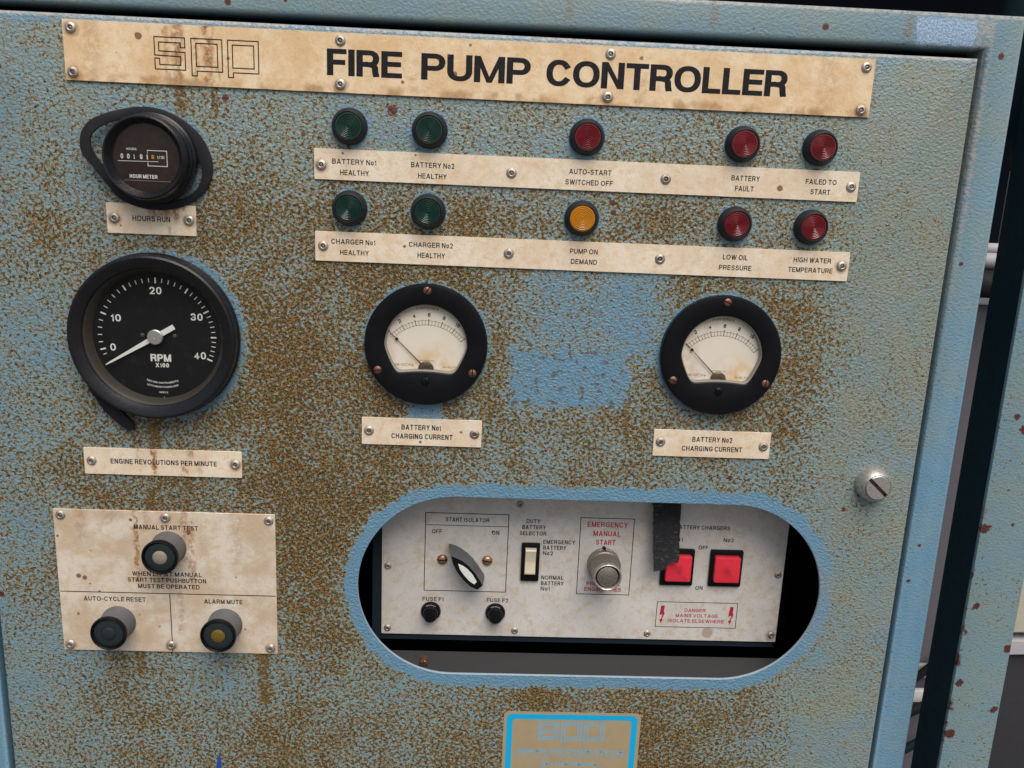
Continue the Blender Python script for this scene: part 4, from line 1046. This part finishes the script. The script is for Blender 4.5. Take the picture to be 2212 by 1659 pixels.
# torn lower end, longer on the left
for k in range(3):
    rows.append([(x + .25, h + .1, z - (3.4 if q < 2 else 2.9 if q < 4 else 1.5 if q < 5 else .35) + random.uniform(-.3, .3)) for q, (x, h, z) in enumerate(rows[-1])])
loft(bm, rows, close=False)
loft(bm, [[(x, h - 1.4, z) for x, h, z in r_] for r_ in rows], close=False)
f0 = [r_[0] for r_ in rows] + rows[-1][1:] + [r_[-1] for r_ in rows[::-1]][1:]
loft(bm, [f0, [(x, h - 1.4, z) for x, h, z in f0]], close=False)
bmesh.ops.remove_doubles(bm, verts=bm.verts, dist=1e-6)
tape = to_mesh(bm, 'tape_strip', 'tape', None, 60)
tape['label'] = 'torn strip of cracked black tape hanging down over the left red switch'; tape['category'] = 'tape'

# ================================================================ WHAT STANDS BEHIND AND BESIDE
def top(o, label=None, cat=None, kind=None, group=None):
    if label: o['label'] = label
    if cat: o['category'] = cat
    if kind: o['kind'] = kind
    if group: o['group'] = group
    return o
M['floor'] = plastic('oily_concrete', (.10, .095, .09), .8, .002, 20)
M['darkwall'] = plastic('shaded_dark_wall', (.010, .014, .024), .8)  # near-black colour stands in for the unlit space behind the cabinet
M['shade_roof'] = plastic('unseen_roof_dark', (.014, .015, .02), .7)
bm = bmesh.new(); box(bm, -9000, 9000, -1500, -1400, 9000, -9000); top(to_mesh(bm, 'ground', 'floor'), kind='structure')
bm = bmesh.new(); box(bm, -3000, 3500, -1399, 1100, -1500, -1600); top(to_mesh(bm, 'wall', 'darkwall'), kind='structure')
bm = bmesh.new(); box(bm, -3000, 3500, 1000, 1060, -240, -1499); top(to_mesh(bm, 'shade_roof', 'shade_roof'), kind='structure')  # added out of view to shade the space behind the cabinet

# steel post: hollow section with a rusty corner
M['deepteal'] = plastic('deep_teal_flange', (.006, .026, .036), .5, .0004, 3)  # side flange much darker than the front one
px0, px1 = 499.0, 552.5
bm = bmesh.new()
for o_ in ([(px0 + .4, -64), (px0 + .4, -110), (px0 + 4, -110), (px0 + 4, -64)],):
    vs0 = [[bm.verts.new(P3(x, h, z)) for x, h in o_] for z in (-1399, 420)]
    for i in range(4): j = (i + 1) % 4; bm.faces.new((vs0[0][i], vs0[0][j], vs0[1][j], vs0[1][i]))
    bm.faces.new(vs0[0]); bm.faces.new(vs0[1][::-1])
post = bpy.data.objects.new('steel_post', None); COL.objects.link(post); post.location = P3(525, -80, -1399)
top(post, 'upright steel angle post with rusty chipped edges standing right of the cabinet', 'post')
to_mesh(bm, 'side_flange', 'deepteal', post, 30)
bm = bmesh.new()
prof = [(px0, -64), (px0, -61.2), (px0 + .4, -60.4), (px0 + 1.4, -60), (px1 - 1.4, -60), (px1 - .4, -60.4), (px1, -61.2), (px1, -64)]
vs0 = [[bm.verts.new(P3(x, h, z)) for x, h in prof] for z in (-1399, 420)]
n = len(prof)
for i in range(n): j = (i + 1) % n; bm.faces.new((vs0[0][i], vs0[0][j], vs0[1][j], vs0[1][i]))
bm.faces.new(vs0[0]); bm.faces.new(vs0[1][::-1])
to_mesh(bm, 'front_flange', 'post', post, 30)

M['greysheet'] = plastic('purple_grey_sheet', (.15, .14, .16), .5)
M['lightgrey'] = plastic('light_grey_paint', (.42, .41, .43), .5)
M['beige'] = plastic('beige_paint', (.42, .38, .33), .5)
M['beigecover'] = plastic('aged_beige_cover', (.46, .43, .35), .5)
M['yellow'] = plastic('dull_yellow_paint', (.50, .36, .06), .5)
M['teal'] = plastic('dark_teal_hose', (.010, .030, .038), .5)
M['machine'] = plastic('charcoal_sheet', (.034, .034, .040), .5, .0003, 3)
bm = bmesh.new(); prism(bm, [(444, -1380), (640, -1380), (640, -90), (509, -90), (444, -142)], -204, -200, .5)
bm2 = to_mesh(bm, 'machine_guard', 'greysheet', None, 30); top(bm2, 'plain purple-grey metal guard panel in the gap between cabinet and post', 'metal panel')
bm = bmesh.new(); box(bm, 440, 620, -93.5, -88.5, -215, -190, .5); top(to_mesh(bm, 'ledge_strip', 'lightgrey'), 'thin white ledge strip above the grey guard panel', 'ledge')
bm = bmesh.new(); tube(bm, [(430, -245, -77), (520, -243, -77.5), (620, -245, -80)], 19.5, 24); top(to_mesh(bm, 'black_hose', 'rubber', None, 60), 'thick black rubber hose crossing the gap below the white pipe', 'hose')
bm = bmesh.new(); tube(bm, [(430, -250, -49), (640, -250, -50)], 9.5, 20); tube(bm, [(430, -262, -36), (640, -262, -36)], 6.5, 20)
top(to_mesh(bm, 'white_pipe', 'lightgrey', None, 60), 'pale twin pipe running behind the post just above the black hose', 'pipe')
bm = bmesh.new(); box(bm, 430, 560, -30, -12, -285, -262, 1.5); top(to_mesh(bm, 'beige_rail', 'beige'), 'short beige metal rail above the pale pipe in the gap', 'rail')
bm = bmesh.new()
q = [(470, -2), (505, 0), (516, 3), (524, -2), (530, -12), (528, -24), (470, -24)]
prism(bm, [(x, z - 2) for x, z in q], -260, -236, 4); top(to_mesh(bm, 'rag', 'greysheet', None, 60), 'crumpled grey rag lying on the beige rail', 'rag')
bm = bmesh.new(); box(bm, 470, 517, 14, 42, -252, -240, 1); box(bm, 470, 509, -8, 13, -250, -244, 1); box(bm, 470, 524, 12.6, 15, -250, -236, .4)
top(to_mesh(bm, 'yellow_bracket', 'yellow'), 'small dull yellow bracket in the dark gap above the rag', 'bracket')
bm = bmesh.new(); tube(bm, [(492 + 28, -150, 260), (512, -148, 190), (506.5 + 20, -146, 120), (516 + 22, -142, 70), (560, -146, 10), (600, -150, -60)], 22, 20)
top(to_mesh(bm, 'teal_hose', 'teal', None, 60), 'dark teal hose bending down behind the top of the post', 'hose')
def cable(pts, r, m_, lb):
    bm = bmesh.new(); tube(bm, pts, r, 10); top(to_mesh(bm, 'cable', m_, None, 60), lb, 'cable', group='cables in the gap beside the post')
def crv(a, b, c, n=14): return [tuple((1 - t) ** 2 * a[k] + 2 * t * (1 - t) * b[k] + t * t * c[k] for k in range(3)) for t in [i / n for i in range(n + 1)]]
bm2.location = (0, 0, 0)
cable(crv((600, -180, -470), (560, -175, -505), (500, -180, -570)), 4.5, 'rubber', 'upper black cable curving out of the gap low beside the post')
cable(crv((610, -175, -545), (565, -178, -560), (490, -180, -610)), 5.5, 'rubber', 'middle black cable low in the gap beside the post')
cable(crv((610, -168, -590), (560, -170, -600), (500, -172, -650)), 5, 'teal', 'lowest dark teal cable at the bottom of the gap')
bm = bmesh.new(); box(bm, 470, 590, -545, -528, -196, -188, 2); top(to_mesh(bm, 'beige_block', 'beige'), 'beige block low in the gap behind the black cables', 'block')
bm = bmesh.new(); box(bm, 480, 560, -575, -560, -192, -184, 1); top(to_mesh(bm, 'cable_tag', 'white_ink'), 'small white cable tag low in the gap', 'tag')

# machine to the right of the post
bm = bmesh.new(); box(bm, 690, 1100, -1399, -577, -420, -305, 4); top(to_mesh(bm, 'machine_housing', 'machine'), 'charcoal machine housing at the lower right behind the post', 'machine')
bm = bmesh.new()
prism(bm, [(690, -547), (735, -545), (1100, -540), (1100, 60), (690, 60)], -420, -300, 4); top(to_mesh(bm, 'cream_cover', 'beigecover'), 'pale cream equipment cover above the charcoal housing', 'cover')
bm = bmesh.new(); prism(bm, [(690, -576), (735, -574), (1100, -564), (1100, -552), (735, -555), (690, -555)], -410, -298, 2); top(to_mesh(bm, 'light_trim', 'lightgrey'), 'light grey trim strip between the cream cover and the charcoal housing', 'trim')
